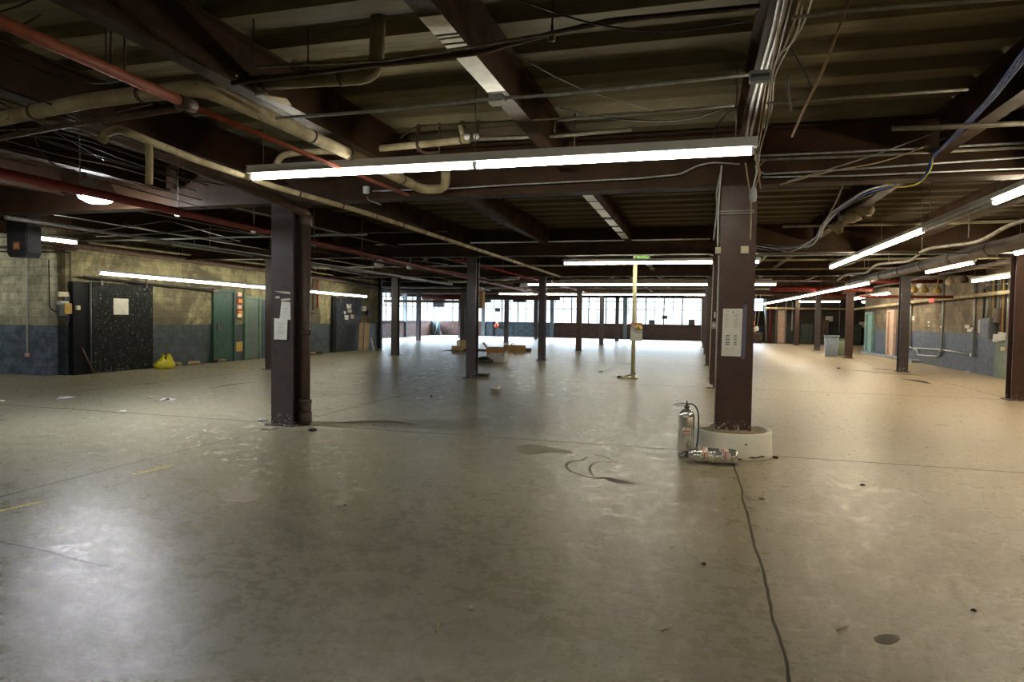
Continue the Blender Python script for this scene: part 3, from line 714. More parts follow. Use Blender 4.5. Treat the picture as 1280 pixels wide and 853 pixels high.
# ------------------------------------------------------------------ pipes, conduits and cables
def run(name, pts, r, mt, label, cat='pipe', n=10, fil=.1, kind='fillet', group=None, bands=None, extra=None):
    P = [at(*p) if isinstance(p[2], str) else Vector(p) for p in pts]
    path = fillet(P, fil) if kind == 'fillet' else spline(P, 7)
    m_ = MB().tube(path, r, n)
    if bands:
        rt_ = empty(name, P[0], label, cat, group); m_.build('pipe_run', mt, rt_)
        L = [0]
        for i in range(1, len(P)): L.append(L[-1]+(P[i]-P[i-1]).length)
        s_ = bands*.5; 
        while s_ < L[-1]:
            for i in range(1, len(P)):
                if L[i-1]+.14 < s_ < L[i]-.14:
                    t_ = (s_-L[i-1])/(L[i]-L[i-1]); c0 = P[i-1].lerp(P[i], t_); d = (P[i]-P[i-1]).normalized()
                    MB().tube([c0-d*.018, c0+d*.018], r*1.09, n).build('joint_band', 'rusty_pipe', rt_); break
            s_ += bands
        return rt_
    return tag(m_.build(name, mt), label, cat, group)
Z = 'z'
# red sprinkler mains along the hall
run('sprinkler_pipe', [(-3.92, 1.0, 3.06), (232, 129, Z, 3.06)], .036, 'orange_pipe', 'orange-red sprinkler pipe crossing above the cream lagged pipe', n=14)
run('sprinkler_pipe', [(235, 131, Z, 3.05), (420, 208, Z, 3.05), (-3.9, 7.5, 3.05)], .022, 'orange_pipe', 'thinner orange-red sprinkler pipe running on from the brass tee', n=12)
p = at(233, 130, Z, 3.055)
MB_ = MB().tube([(p.x, p.y-.07, p.z), (p.x, p.y+.07, p.z)], .045, 14).tube([(p.x, p.y, p.z), (p.x-.08, p.y, p.z)], .035, 12)
tag(MB_.build('pipe_tee', 'rusty_pipe'), 'rusty tee where the orange-red sprinkler pipe narrows', 'pipe fitting')
run('branch_pipe', [(226, 136, Z, 3.04), (75, 158, Z, 3.04), (0, 173, Z, 3.04), (-60, 186, Z, 3.04)], .022, 'rusty_pipe', 'thin dull brown branch pipe under the big cream lagged pipe')
run('sprinkler_pipe', [(-60, 203, Z, 3.0), (0, 216, Z, 3.0), (330, 288, Z, 3.0), (580, 346, Z, 2.93), (700, 374, Z, 2.9)], .055, 'red_pipe', 'dark red sprinkler main running behind the round mercury lamp', n=14)
for q, s_ in enumerate((.06, .16, .27, .39, .52, .68)):
    P = at(0, 216, Z, 3.0).lerp(at(580, 346, Z, 2.95), s_)
    m_ = MB().tube([(P.x, P.y, P.z+.05), (P.x, P.y, DECK-.01)], .008, 6).tube([(P.x, P.y-.015, P.z), (P.x, P.y+.015, P.z)], .062, 14)
    tag(m_.build('pipe_hanger', 'dull_conduit'), 'thin ring hanger holding up the dark red sprinkler main', 'hanger', 'hangers of the dark red main')
P = at(326, 287, Z, 2.97)
# big cream lagged pipe
run('lagged_pipe', [(-80, 166, Z, 3.17), (0, 149, Z, 3.17), (110, 126, Z, 3.17), (250, 109, Z, 3.17), (330, 143, Z, 3.17), (465, 206, Z, 3.17), (528, 237, Z, 3.17), (557, 236, Z, 3.17), (557, 212, 'y', at(557, 236, Z, 3.17).y)], .058, 'lagging', 'fat cream lagged pipe turning past the orange-red pipe and running under the lamp', n=18, fil=.16, bands=.62)
ya = 4.62; zp = at(390, 97, 'y', ya).z
run('lagged_pipe', [(286, 106, 'y', ya), (470, 95, 'y', ya), (473, 8, 'y', ya)], .058, 'lagging_dark', 'cream lagged pipe with an elbow rising into the roof deck', n=18, fil=.14, bands=.7)
run('lagged_pipe', [(127, 178, Z, 3.02), (133, 166, Z, 3.10), (150, 161, Z, 3.06), (175, 172, Z, 3.02), (245, 200, Z, 3.02), (345, 234, Z, 3.02), (450, 264, Z, 3.02), (700, 346, Z, 2.98)], .034, 'lagging', 'long thin cream lagged pipe running down the hall past the notice column', n=14, fil=.1, bands=.9)
run('lagged_pipe_stub', [(186, 181, 'y', 4.6), (187, 207, 'y', 4.6), (186, 230, 'y', 4.6)], .03, 'lagging', 'short broken cream pipe hanging down with a ragged end', n=12)
yb2 = 6.9
run('lagged_pipe', [(342, 213, 'y', yb2), (350, 195, 'y', yb2), (375, 190, 'y', yb2), (450, 188, 'y', yb2), (575, 176, 'y', yb2)], .038, 'lagging', 'cream lagged pipe ending in valves just above the long near lamp', n=14, fil=.12, bands=.8)
p = at(580, 174, 'y', yb2)
vz = empty('pipe_valve', p, 'pair of small brass ended valves above the long near lamp', 'valve')
MB().tube([(p.x-.02, yb2, p.z), (p.x+.06, yb2, p.z)], .05, 14).tube([(p.x, yb2, p.z), (p.x-.05, yb2, p.z+.16)], .03, 10).build('valve_body', 'lagging', vz)
for dx in (.06, .17): MB().lathe([(0, 0), (.03, .0), (.035, .02), (0, .03)], (p.x+dx, yb2-.06, p.z), 12, Matrix.Rotation(PI/2, 3, 'X')).build('valve_cap', 'white_enamel', vz)
run('steam_pipe', [(588, 174, 'y', yb2), (690, 171, 'y', yb2), (790, 162, 'y', yb2+.2)], .02, 'dull_conduit', 'thin dull pipe carrying on from the small valves behind the lamp')
# vertical rods at the valves
for q, (px_, y0_, y1_, r_) in enumerate(((523, 125, 190, .022), (549, 110, 190, .010), (580, 103, 174, .012), (597, 117, 174, .012), (577, 117, 165, .02), (693, 108, 168, .02), (718, 114, 186, .008))):
    pa = at(px_, y1_, 'y', yb2+.1)
    tag(MB().tube([pa, (pa.x, pa.y, DECK)], r_, 8).build('hanger_rod', 'rusty_pipe'), 'dark hanger rod above the long near lamp, '+['fat, beside the elbow bracket', 'thin, ending at the bracket', 'thin, over the first valve', 'thin, over the second valve', 'stubby, behind the valves', 'fat, past the silver box', 'thinnest, last before the aisle'][q], 'rod')
run('angle_bracket', [(523, 165, 'y', yb2), (524, 192, 'y', yb2), (549, 190, 'y', yb2)], .014, 'rusty_pipe', 'small rusty bracket hooked under the valves', 'bracket')
# crosswise conduits under the joists in the near bay
cross = [([(345, 148), (470, 139), (622, 123), (700, 118), (948, 92)], 4.62, .013, 'galvanised', 'bright silver conduit crossing under the bare flange joist'),
         ([(0, 42), (150, 108), (120, 112)], 4.2, .006, 'black_cable', None),
         ([(320, 84), (480, 76), (640, 50), (800, 24), (948, 11)], 4.05, .010, 'dull_conduit', 'thin dull conduit crossing near the top of the view'),
         ([(290, 104), (480, 80), (600, 66), (640, 54), (760, 26), (950, 8)], 4.25, .018, 'rusty_pipe', 'brown pipe crossing just above the lagged elbow pipe'),
         ([(697, 150), (835, 139), (918, 132)], 5.35, .011, 'galvanised', 'short silver conduit nearer the drum column girder'),
         ([(958, 129), (1030, 124), (1210, 112)], 5.1, .011, 'dull_conduit', 'dull conduit crossing the dark bay beyond the cable bundle'),
         ([(990, 22), (1060, 14), (1235, 0), (1330, -8)], 3.75, .011, 'dull_conduit', 'thin pale conduit near the top edge beyond the rope'),
         ([(1115, 161), (1200, 158), (1330, 152)], 6.2, .022, 'dull_conduit', 'dull pipe end sticking out beside the blue cables'),
         ([(500, 173), (520, 158), (700, 148)], 5.9, .009, 'dull_conduit', 'thin conduit looping down behind the silver flange'),
         ([(0, 163), (60, 160), (120, 146), (190, 130)], 5.2, .008, 'dull_conduit', 'thin grey conduit passing under the big cream pipe')]
for pts, yv, r_, mt, lb in cross:
    if lb: run('conduit', [(x_, y_, 'y', yv) for x_, y_ in pts], r_, mt, lb, 'conduit', 8, .05)
p = at(622, 124, 'y', 4.62)
jb = empty('junction_box', p, 'small pale junction box under the bare flange joist', 'box')
MB().box((p.x, p.y, p.z), (.11, .11, .05), None, .006).build('body', 'galvanised', jb); MB().box((p.x, p.y, p.z-.028), (.12, .12, .006)).build('cover', 'pale_board', jb)
p = at(950, 96, 'y', 4.5)
jb = empty('junction_box', p, 'grey slotted box gathering the cable bundle over the drum column joist', 'box')
MB().box((p.x, p.y, p.z), (.13, .06, .07), None, .006).build('body', 'light_grey', jb); MB().box((p.x, p.y-.033, p.z), (.11, .006, .02)).build('slot', 'grey_box', jb)
# conduits on the face of the near girder
yg = Y0-.165
gl_ = [([(466, 239), (560, 236), (640, 231), (800, 223), (850, 218), (872, 207), (890, 203), (925, 205)], .010, 'galvanised', 'wavering silver conduit clipped along the near girder from the pale blue box'),
       ([(944, 195), (1060, 190), (1290, 178)], .013, 'galvanised', 'top silver conduit on the girder beyond the drum column'),
       ([(946, 200), (1060, 196), (1290, 184)], .016, 'dull_conduit', 'fat dull conduit under the top silver one on the girder'),
       ([(944, 207), (952, 218), (1060, 212), (1290, 196)], .011, 'galvanised', 'bent silver conduit on the girder beyond the drum column'),
       ([(953, 221.5), (1060, 220), (1290, 210)], .010, 'galvanised', 'lowest silver conduit on the girder beyond the drum column')]
for pts, r_, mt, lb in gl_:
    run('conduit', [(x_, y_, 'y', yg) for x_, y_ in pts], r_, mt, lb, 'conduit', 8, .06)
obox('junction_box', 459, 238, yg+.03, .075, .095, .05, 'white_enamel', 'pale blue-white box at the end of the girder conduit')
run('conduit', [(459, 244, 'y', yg), (460, 250, 'y', yg), (476, 256, 'y', yg)], .010, 'dull_conduit', 'short bent conduit dropping from the pale box on the girder', 'conduit', 8, .05)
run('conduit', [(566, 197, 'y', 7.2), (566, 212, 'y', 7.2), (640, 205, 'y', 7.2)], .02, 'lagging_dark', 'lagged pipe piece half hidden behind the near lamp', 'pipe')
# long pipes above left wall
run('wall_pipe', [(45, 300, 'x', -14.85), (200, 321, 'x', -14.85), (335, 338, 'x', -14.85), (470, 358, 'x', -14.85)], .085, 'rusty_pipe', 'brown pipe running high along the yellow block wall', n=12)
run('wall_pipe', [(110, 303, 'x', -14.7), (200, 314, 'x', -14.7), (335, 331, 'x', -14.7), (465, 352, 'x', -14.7)], .035, 'lagging_dark', 'dull tan pipe just above the brown pipe on the yellow wall', n=12)
run('wall_pipe', [(170, 297, 'x', -13.2), (250, 308, 'x', -13.2), (470, 345, 'x', -13.2)], .06, 'rusty_pipe', 'wide rust-dark pipe under the girders over the green door', n=12)
run('door_track', [(0, 309, 'y', 11.8), (50, 309.5, 'y', 11.8), (96, 312, 'y', 11.8)], .035, 'rusty_pipe', 'thick brown rail running along the pale wall corner', 'rail', n=10)
run('door_track', [(0, 314.5, 'y', 11.8), (55, 315, 'y', 11.8), (88, 316, 'y', 11.8)], .02, 'black_cable', 'thin black rail under the brown rail at the pale wall corner', 'rail', n=8)
# cross pipes deep in the hall: red mains, brown ducts
for q, (x0, x1, yv, py_, r_, mt, lb) in enumerate((
    (962, 1090, 30.5, 361.5, .11, 'red_pipe', 'broad red duct crossing the aisle in front of the dark wall'),
    (528, 596, 33.5, 372.0, .13, 'red_pipe', 'red duct length hung before the side windows'),
    (600, 700, 33.5, 373.0, .10, 'rusty_pipe', 'brown pipe hung before the fourth lamp row'),
    (1022, 1068, 40.0, 370.5, .08, 'orange_pipe', 'bright orange-red pipe high above the barrels'),
    (628, 658, 30.0, 350.0, .10, 'red_pipe', 'short red pipe deep among the roof pipes'),
    (560, 690, 24.6, 352.5, .05, 'dull_conduit', 'dull cross pipe before the second row of columns'),
    (1085, 1200, 27.5, 352.0, .07, 'red_pipe', 'dark red pipe above the mint door frame'),
    (1075, 1290, 25.5, 371.5, .05, 'red_pipe', 'thin dark red pipe passing in front of the tan wall'),
    (470, 590, 31.0, 363.0, .09, 'rusty_pipe', 'brown heating pipe crossing before the side windows'),
    (480, 600, 34.0, 377.0, .08, 'lagging_dark', 'lagged pipe crossing just above the side windows'),
    (700, 885, 23.9, 349.5, .03, 'dull_conduit', 'thin pipe crossing between second and third lamp rows'),
    (905, 1290, 15.2, 318.0, .02, 'galvanised', 'long thin conduit on the second girder, aisle side'),
    (470, 888, 15.66, 302.5, .016, 'pale_board', 'long silver conduit along the second girder behind the notice column'),
    (395, 560, 13.5, 291.0, .016, 'dull_conduit', 'grey conduit crossing behind the drain pipe'))):
    zc = at((x0+x1)/2, py_, 'y', yv).z; a = at(x0, py_, 'y', yv); c_ = at(x1, py_, 'y', yv)
    tag(MB().tube([(a.x, yv, zc), (c_.x, yv, zc)], r_, 14).build('cross_pipe', mt), lb, 'pipe')
for q, (x0, y0_, x1, y1_, yv, w_) in enumerate(((478, 318, 528, 322, 21.5, .10), (528, 322, 556, 316, 22.0, .08), (500, 325, 560, 329, 24.5, .10), (604, 352, 640, 349, 28.0, .10), (628, 341, 645, 346, 26.0, .12), (930, 343, 964, 340, 25.0, .10), (925, 351, 966, 350, 28.5, .08))):
    a = at(x0, y0_, 'y', yv); c_ = at(x1, y1_, 'y', yv)
    m_ = MB().tube([a, (c_.x, yv+.5, c_.z)], w_, 10)
    tag(m_.build('sheet_duct', 'foil_duct'), 'bright silver duct length under the far deck, '+['behind the drain pipe, first', 'behind the drain pipe, second', 'below the pair behind the drain pipe', 'between the first and second slim columns', 'short, above the third lamp row', 'past the drum column, upper', 'past the drum column, lower'][q], 'duct')
# silver conduits and lamps left of notice column
for q, (pts, yv, r_, mt, lb) in enumerate((
    ([(200, 247), (280, 243), (292, 248), (340, 244)], 10.0, .014, 'galvanised', 'upper bright conduit by the red main behind the lamp end'),
    ([(195, 252), (290, 246), (340, 250)], 10.1, .014, 'galvanised', 'lower bright conduit by the red main behind the lamp end'),
    ([(0, 297), (100, 292), (210, 276), (300, 302)], 9.6, .010, 'dull_conduit', 'sagging thin conduit under the mercury lamp'),
    ([(60, 260), (150, 255), (190, 262)], 9.4, .010, 'galvanised', 'thin conduit at the level of the mercury lamp lens'),
    ([(150, 279), (200, 290), (290, 302)], 11.0, .012, 'dull_conduit', 'slanting thin pipe beyond the mercury lamp'),
    ([(120, 296), (200, 292), (262, 286), (340, 296)], 11.3, .010, 'dull_conduit', 'thin hooked conduit over the yellow wall lamp'),
    ([(390, 315), (500, 312), (590, 300), (610, 312)], 19.0, .018, 'galvanised', 'bright conduit between the notice column and the next one'),
    ([(385, 324), (470, 320), (560, 331)], 21.0, .02, 'galvanised', 'bright crooked conduit low behind the drain pipe'))):
    run('conduit', [(x_, y_, 'y', yv) for x_, y_ in pts], r_, mt, lb, 'conduit', 8, .08)
# loose black cables, upper left
for q, pts in enumerate(([(0, 110, Z, 3.3), (60, 132, Z, 3.2), (140, 165, Z, 3.15), (240, 200, Z, 3.2), (320, 215, Z, 3.3)],
    [(0, 150, Z, 3.3), (40, 170, Z, 3.1), (100, 190, Z, 3.1), (190, 215, Z, 3.2), (300, 235, Z, 3.3)],
    [(20, 168, Z, 3.2), (90, 176, Z, 3.1), (170, 205, Z, 3.1), (260, 232, Z, 3.2)],
    [(0, 128, Z, 3.4), (60, 160, Z, 3.3), (130, 200, Z, 3.3)],
    [(40, 165, 'y', 5.0), (55, 195, 'y', 5.0), (80, 215, 'y', 5.2)],
    [(0, 67, Z, 3.4), (60, 92, Z, 3.3), (110, 104, Z, 3.3), (150, 102, Z, 3.4)],
    [(0, 15, 'y', 3.6), (30, 5, 'y', 3.6), (60, -10, 'y', 3.6)], [(20, 35, 'y', 3.8), (45, 22, 'y', 3.8), (70, 5, 'y', 3.8)])):
    run('loose_cable', pts, .007, 'black_cable' if q < 6 else 'black_cable', 'loose black cable drooping under the deck near the fat cream pipe', 'cable', 6, kind='spline', group='loose black cables by the fat cream pipe')
run('conduit', [(263, 25, 'y', 4.35), (264, 62, 'y', 4.35), (280, 85, 'y', 4.35), (296, 95, 'y', 4.35)], .012, 'dull_conduit', 'curved conduit dropping onto the lagged elbow pipe', 'conduit', 8, kind='spline')
for q, (px_, y0_, y1_, yv) in enumerate(((133, 40, 84, 3.55), (139, 42, 84, 3.55), (156, 50, 108, 3.6), (317, 36, 84, 4.25), (385, 70, 92, 4.45), (690, 30, 52, 4.1))):
    pa = at(px_, y1_, 'y', yv)
    m_ = MB().tube([pa, (pa.x, pa.y, DECK)], .007, 6)
    if q > 3: m_.lathe([(0, 0), (.022, .005), (.022, .05), (.01, .06), (.01, .1)], (pa.x, pa.y, pa.z), 10)
    tag(m_.build('hanger_rod', 'rusty_pipe'), ['dark rod holding the orange-red pipe, first of the close pair', 'dark rod holding the orange-red pipe, second of the close pair', 'single dark rod beside the close pair', 'rod between the curved conduit and lagged pipe', 'beam clamp over the lagged elbow pipe', 'pulley-like clamp under the brown crossing pipe'][q], 'rod')
for q in range(9):
    y0_ = 100+q*13; run('loose_cable', [(-30, y0_, Z, 3.32), (40+q*6, y0_+22+3*(q % 3), Z, 3.18), (110+q*8, y0_+48-3*(q % 2), Z, 3.16), (210+q*7, y0_+84-q*2, Z, 3.02)], .006, ['black_cable', 'black_cable', 'dull_conduit'][q % 3], 'thin dark cable in the drooping web over the mercury lamp', 'cable', 6, kind='spline', group='drooping web of cables over the mercury lamp')
# overhead wires
run('loose_cable', [(650, 0, 'y', 3.9), (735, 28, 'y', 3.9), (830, 39, 'y', 3.9), (930, 27, 'y', 3.9)], .006, 'black_cable', 'black cable sagging across the top toward the drum column joist', 'cable', 6, kind='spline')
run('loose_cable', [(640, 65, 'y', 4.8), (720, 108, 'y', 4.9), (815, 138, 'y', 5.2)], .005, 'dull_conduit', 'thin pale wire slanting away from the bare flange joist', 'cable', 6, kind='spline')
run('loose_cable', [(700, 135, 'y', 5.4), (760, 148, 'y', 5.5), (850, 150, 'y', 5.5), (915, 133, 'y', 5.5)], .005, 'black_cable', 'thin black wire sagging over the near lamp', 'cable', 6, kind='spline')
run('loose_cable', [(892, 172, 'y', 5.9), (894, 160, 'y', 5.9), (912, 140, 'y', 5.8), (930, 128, 'y', 5.8)], .008, 'black_cable', 'black lead feeding the near lamp end', 'cable', 6, kind='spline')
run('pull_rope', [(1064, -5, 'y', 3.9), (1028, 90, 'y', 4.3), (1008, 130, 'y', 4.7), (990, 171, 'y', 5.2)], .008, 'rope', 'brown rope hanging slantwise across the dark bay', 'rope', 6)
run('loose_cable', [(988, 60, 'y', 4.4), (1004, 86, 'y', 4.5), (1016, 112, 'y', 4.6)], .007, 'black_cable', 'short black cable beside the brown rope', 'cable', 6, kind='spline')
run('loose_cable', [(984, 95, 'y', 4.6), (986, 118, 'y', 4.7), (989, 138, 'y', 4.8)], .007, 'black_cable', 'short dangling black cable nearer the drum column joist', 'cable', 6, kind='spline')
# bundle along the joist above the drum column
bun = [([(979, -20), (966, 40), (950, 95), (938, 140), (932, 178)], .014, 'galvanised', 'bright conduit on the joist over the drum column, first'),
       ([(986, -20), (973, 40), (956, 95), (944, 145), (936, 180)], .014, 'galvanised', 'second bright conduit on the joist over the drum column'),
       ([(992, -10), (982, 30), (968, 70), (957, 110), (949, 160), (943, 200)], .006, 'tan_cable', 'tan cable hanging beside the bright joist conduits'),
       ([(1000, 0), (992, 30), (980, 60), (966, 90), (958, 130), (950, 175), (944, 215)], .006, 'tan_cable', 'looser tan cable swinging out from the joist conduits'),
       ([(1016, -5), (1004, 30), (988, 56), (972, 72), (962, 110), (955, 160)], .006, 'white_cable', 'pale cable bowing out widest from the joist conduits'),
       ([(985, 20), (975, 60), (965, 100), (960, 150), (950, 190), (948, 215)], .005, 'white_cable', 'thin pale cable ending by the drum column'),
       ([(975, 10), (969, 60), (962, 105), (957, 150)], .005, 'tan_cable', 'short tan cable lying against the joist conduits'),
       ([(1003, 5), (996, 40), (978, 75), (968, 100), (964, 140), (952, 180)], .005, 'dull_conduit', 'dull grey cable in the joist bundle')]
for i, (pts, r_, mt, lb) in enumerate(bun):
    P = []
    for x_, y_ in pts:
        # keep each strand just under the joist bottom flange
        P.append((x_, y_, Z, PB-.04-(.004*i)))
    run('loose_cable' if 'cable' in lb else 'conduit', P, r_, mt, lb, 'cable' if 'cable' in lb else 'conduit', 7, kind='spline')
yc = Y0-.22
for i, (pts, mt, lb) in enumerate((([(944, 195), (950, 215), (946, 228), (940, 245)], 'tan_cable', 'tan cable curling down beside the top of the drum column'),
    ([(957, 200), (948, 210), (949, 225), (951, 236)], 'rope', 'frayed brown cable end hanging beside the drum column top'),
    ([(944, 190), (946, 212), (942, 232)], 'white_cable', 'pale cable dropping to the plug beside the drum column'),
    ([(932, 204), (935, 225), (938, 245), (939, 262), (938, 300)], 'tan_cable', 'tan cable running down the aisle edge of the drum column'),
    ([(902, 207), (900, 230), (898, 264), (897, 308)], 'white_cable', 'pale cable running down the lamp row edge of the drum column'),
    ([(901, 215), (896, 240), (896, 262), (892, 300)], 'grey_cable', 'grey cable bowed out from the lamp row edge of the drum column'))):
    run('loose_cable', [(x_, y_, 'y', yc-.01*i) for x_, y_ in pts], .009, mt, lb, 'cable', 7, kind='spline')
p = at(941.5, 243, 'y', yc-.04)
tag(MB().lathe([(0, -.09), (.03, -.08), (.042, -.03), (.035, .05), (.012, .09), (0, .1)], p, 14).build('cord_connector', 'light_grey'), 'grey plug connector dangling at the top of the drum column', 'plug')
# side conduit down the edge of the drum column
run('conduit', [(X(0)-.205, Y0-.17, 2.30), (X(0)-.205, Y0-.17, .33)], .009, 'white_cable', 'thin pale conduit down the window side edge of the drum column', 'conduit', 6)
run('conduit', [(892, 330, 'y', Y(1)-.16), (X(0)-.14, Y(1)-.16, .2)], .010, 'white_cable', 'pale conduit down the edge of the slim column behind the drum column', 'conduit', 6)
p = at(893, 407, 'y', Y(1)-.13)
sb = empty('switch_box', p, 'small grey switch box on the slim column behind the drum column', 'box')
MB().box((p.x, p.y-.03, p.z), (.12, .05, .16), None, .01).build('body', 'light_grey', sb); MB().box((p.x-.01, p.y-.058, p.z), (.04, .006, .07)).build('toggle', 'white_enamel', sb)
for py_ in (394, 404):
    p = at(893.5, py_, 'y', Y(1)-.125)
    tag(MB().box((p.x, p.y-.008, p.z), (.03 if py_ == 394 else .13, .012, .14 if py_ == 394 else .02)).build('tag_plate', 'paper'), ['small upright white tag above the switch box', 'narrow white strap just over the switch box'][py_ == 404], 'tag')
for q, pts in enumerate(([(1290, 116), (1190, 158), (1080, 198), (985, 227)], [(1290, 128), (1200, 165), (1110, 200), (1040, 214), (975, 231)])):
    run('loose_cable', [(x_, y_, 'y', yg-.12-.03*q) for x_, y_ in pts], .007, 'tan_cable' if q else 'grey_cable', ['grey', 'tan'][q]+' cable slanting across the girder conduits beyond the drum column', 'cable', 6, kind='spline')
a = at(318, 118, 'z', 3.32); c_ = at(372, 133, 'z', 3.32)
lp = empty('metal_sheet', ((a.x+c_.x)/2, (a.y+c_.y)/2, 3.31), 'pale metal panel with a torn yellow flap lying above the fat cream pipe', 'panel')
MB().bx(a.x, a.x+.62*(c_.x-a.x), a.y, c_.y+.25, 3.31, 3.325).build('panel_sheet', 'pale_board', lp)
MB().add([(a.x+.6*(c_.x-a.x), a.y-.02, 3.30), (c_.x+.06, a.y+.10, 3.30), (c_.x, a.y+.26, 3.30), (a.x+.62*(c_.x-a.x), a.y+.2, 3.30), (a.x+.6*(c_.x-a.x), a.y-.02, 3.308), (c_.x+.06, a.y+.10, 3.308), (c_.x, a.y+.26, 3.308), (a.x+.62*(c_.x-a.x), a.y+.2, 3.308)], [(3, 2, 1, 0), (4, 5, 6, 7), (0, 1, 5, 4), (1, 2, 6, 5), (2, 3, 7, 6), (3, 0, 4, 7)]).build('torn_flap', 'ochre_box', lp, 'torn yellow flap')
# blue cable bundle
for i in range(4):
    o = i*2.2
    run('data_cable', [(1300+o, 40+o, Z, 3.27), (1275+o, 68+o, Z, 3.27), (1235+o*.8, 122+o*.5, Z, 3.27), (1195+o*.6, 165+o*.4, Z, 3.25), (1178+o*.6, 183, Z, 3.22), (1165+o*.5, 196, 'y', yg-.06), (1158+o*.3, 215, 'y', yg-.05), (1148+o*.2, 228, 'y', yg-.02)], .0075, 'blue_cable', 'bright blue data cable in the strand bundle slung over the girder', 'cable', 6, kind='spline', group='blue data cables slung over the girder')
run('data_cable', [(1166, 193, 'y', yg-.06), (1163, 212, 'y', yg-.06), (1148, 229, 'y', yg-.06), (1125, 234, 'y', yg-.04), (1108, 230, 'y', yg)], .008, 'yellow_cable', 'yellow cable looping down from the blue cables', 'cable', 7, kind='spline')
# drooping mixed bundle in the second bay
cols = ['blue_cable', 'grey_cable', 'white_cable', 'black_cable', 'grey_cable', 'blue_cable', 'white_cable', 'black_cable']
for i in range(8):
    j_ = 3*math.sin(i*2.3); dz = .03*(i % 3)
    run('data_cable', [(1118-j_, 226+i, Z, 3.22), (1086+j_, 236+i*1.2, Z, 3.12-dz), (1068-i*2.2, 246+i*2.2, Z, 3.08-dz), (1046-i*2.6+j_, 262+i*3.0, Z, 3.04-dz), (1030-i*1.8, 284+i*2.2, Z, 3.06-dz), (1016-i*2, 304+(i%4)*2, Z, 3.08), (978+j_*3, 308+i*1.1, Z, 3.1), (950+j_*4, 305+i*.8, Z, 3.12)], .0085, cols[i], {'blue_cable': 'blue', 'grey_cable': 'grey', 'white_cable': 'white', 'black_cable': 'black'}[cols[i]]+' cable in the drooping bundle past the near girder', 'cable', 6, kind='spline', group='drooping cable bundle past the near girder')
run('data_cable', [(1054, 230, Z, 3.2), (1048, 246, Z, 3.1), (1034, 275, Z, 3.05), (1026, 296, Z, 3.1)], .010, 'tan_cable', 'tan cable hanging lowest of the drooping bundle', 'cable', 6, kind='spline')
# big duct and cable sausage along right side
run('round_duct', [(4.9, 4.0, 3.0), (4.9, 26.5, 3.0)], .13, 'duct_brown', 'long dull brown round duct running beside the aisle lamps', 'duct', 20, bands=1.9)
P = []
for q in range(15):
    yv = 6.5+q*1.2; P.append((3.95+.05*math.sin(q*1.7), yv, 2.98+.06*math.sin(q*2.1)))
run('cable_trunk', P, .032, 'dull_conduit', 'thick sagging grey cable trunk between the aisle lamp and the duct', 'cable', 10, kind='spline')
for q, yv in enumerate((8.0, 10.4, 12.8, 15.2, 17.6, 20.0)):
    tag(MB().tube([(3.95, yv, 3.02), (3.95, yv, DECK)], .008, 6).build('hanger_rod', 'dull_conduit'), 'thin wire hanging up the thick grey cable trunk', 'rod', 'hangers of the grey cable trunk')
# tan ducts and debris on the second girder
for q, (px_, py_, w_, h_, d_, mt, lb) in enumerate(((1062, 272, .32, .10, .3, 'lagging_dark', 'bulky tan lagging hung beside the drooping bundle'), (1078, 262, .36, .12, .25, 'lagging_dark', 'second bulky tan lagging nearer the aisle lamp'), (1048, 285, .2, .09, .2, 'lagging_dark', 'small tan lagging clump below the others'))):
    p = at(px_, py_, 'y', 11.5)
    m_ = MB(); vs = []
    m_.lathe([(0, -.5*h_*2), (w_*.35, -.35*h_*2), (w_*.5, 0), (w_*.33, .4*h_*2), (0, .5*h_*2)], p, 12)
    for v_ in m_.v: v_ += Vector((random.uniform(-.03, .03), random.uniform(-.03, .03), random.uniform(-.03, .03)))
    tag(m_.build('lagging_clump', mt), lb, 'insulation')
    tag(MB().tube([(p.x, p.y, p.z+h_*.8), (p.x, p.y, DECK)], .008, 6).build('hanger_rod', 'dull_conduit'), 'thin wire above the tan lagging by the drooping bundle', 'rod', 'wires above the tan lagging')
for q in range(4):      # small bright downlight dots
    px_, py_ = ((1183, 246), (1182, 256), (1245, 211), (1188, 226))[q]

# ------------------------------------------------------------------ signed pole
px0 = at(791, 473, Z, 0); yv = px0.y
sp = empty('sign_pole', (px0.x, yv, 0), 'cream painted pole with a safety sign reaching from floor to the second lamp', 'pole')
MB().tube([(px0.x, yv, .02), (px0.x, yv, DECK-.01)], .055, 16).build('pole_shaft', 'cream_paint', sp)
sg = at(795.5, 415, 'y', yv-.06)
s_ = empty('safety_sign', (sg.x, yv-.07, sg.z-.23), 'white safety sign with red top band and yellow symbol fixed to the cream pole', 'sign')
MB().box((sg.x, yv-.068, sg.z-.04), (.31, .012, .40)).build('panel', 'sign_white', s_)
MB().box((sg.x, yv-.068, sg.z+.205), (.30, .012, .075)).build('header_panel', 'sign_red', s_)
m_ = MB()
for q in range(12):
    u = -.15+.3*(q+.5)/12; m_.box((sg.x+u, yv-.0755, sg.z+.07+.03*math.sin(q*.5+2)-u*.35), (.026, .003, .035))
m_.build('wave_band', 'sign_blue', s_)
m_ = MB()
for q in range(12):
    u = -.15+.3*(q+.5)/12; m_.box((sg.x+u, yv-.0755, sg.z+.005+.02*math.sin(q*.5+2)-u*.3), (.026, .003, .018))
m_.build('wave_band', 'sign_blue', s_)
m_ = MB().lathe([(0, 0), (.075, 0), (.075, .004), (0, .004)], (sg.x+.05, yv-.0775, sg.z+.10), 20, Matrix.Rotation(PI/2, 3, 'X')); m_.build('symbol_disc', 'sign_yellow', s_)
m_ = MB()
for a_ in range(3):
    an = a_*2*PI/3+PI/2; m_.box((sg.x+.05+.035*math.cos(an), yv-.0835, sg.z+.10+.035*math.sin(an)), (.05, .002, .028), Matrix.Rotation(-an, 3, 'Y'))
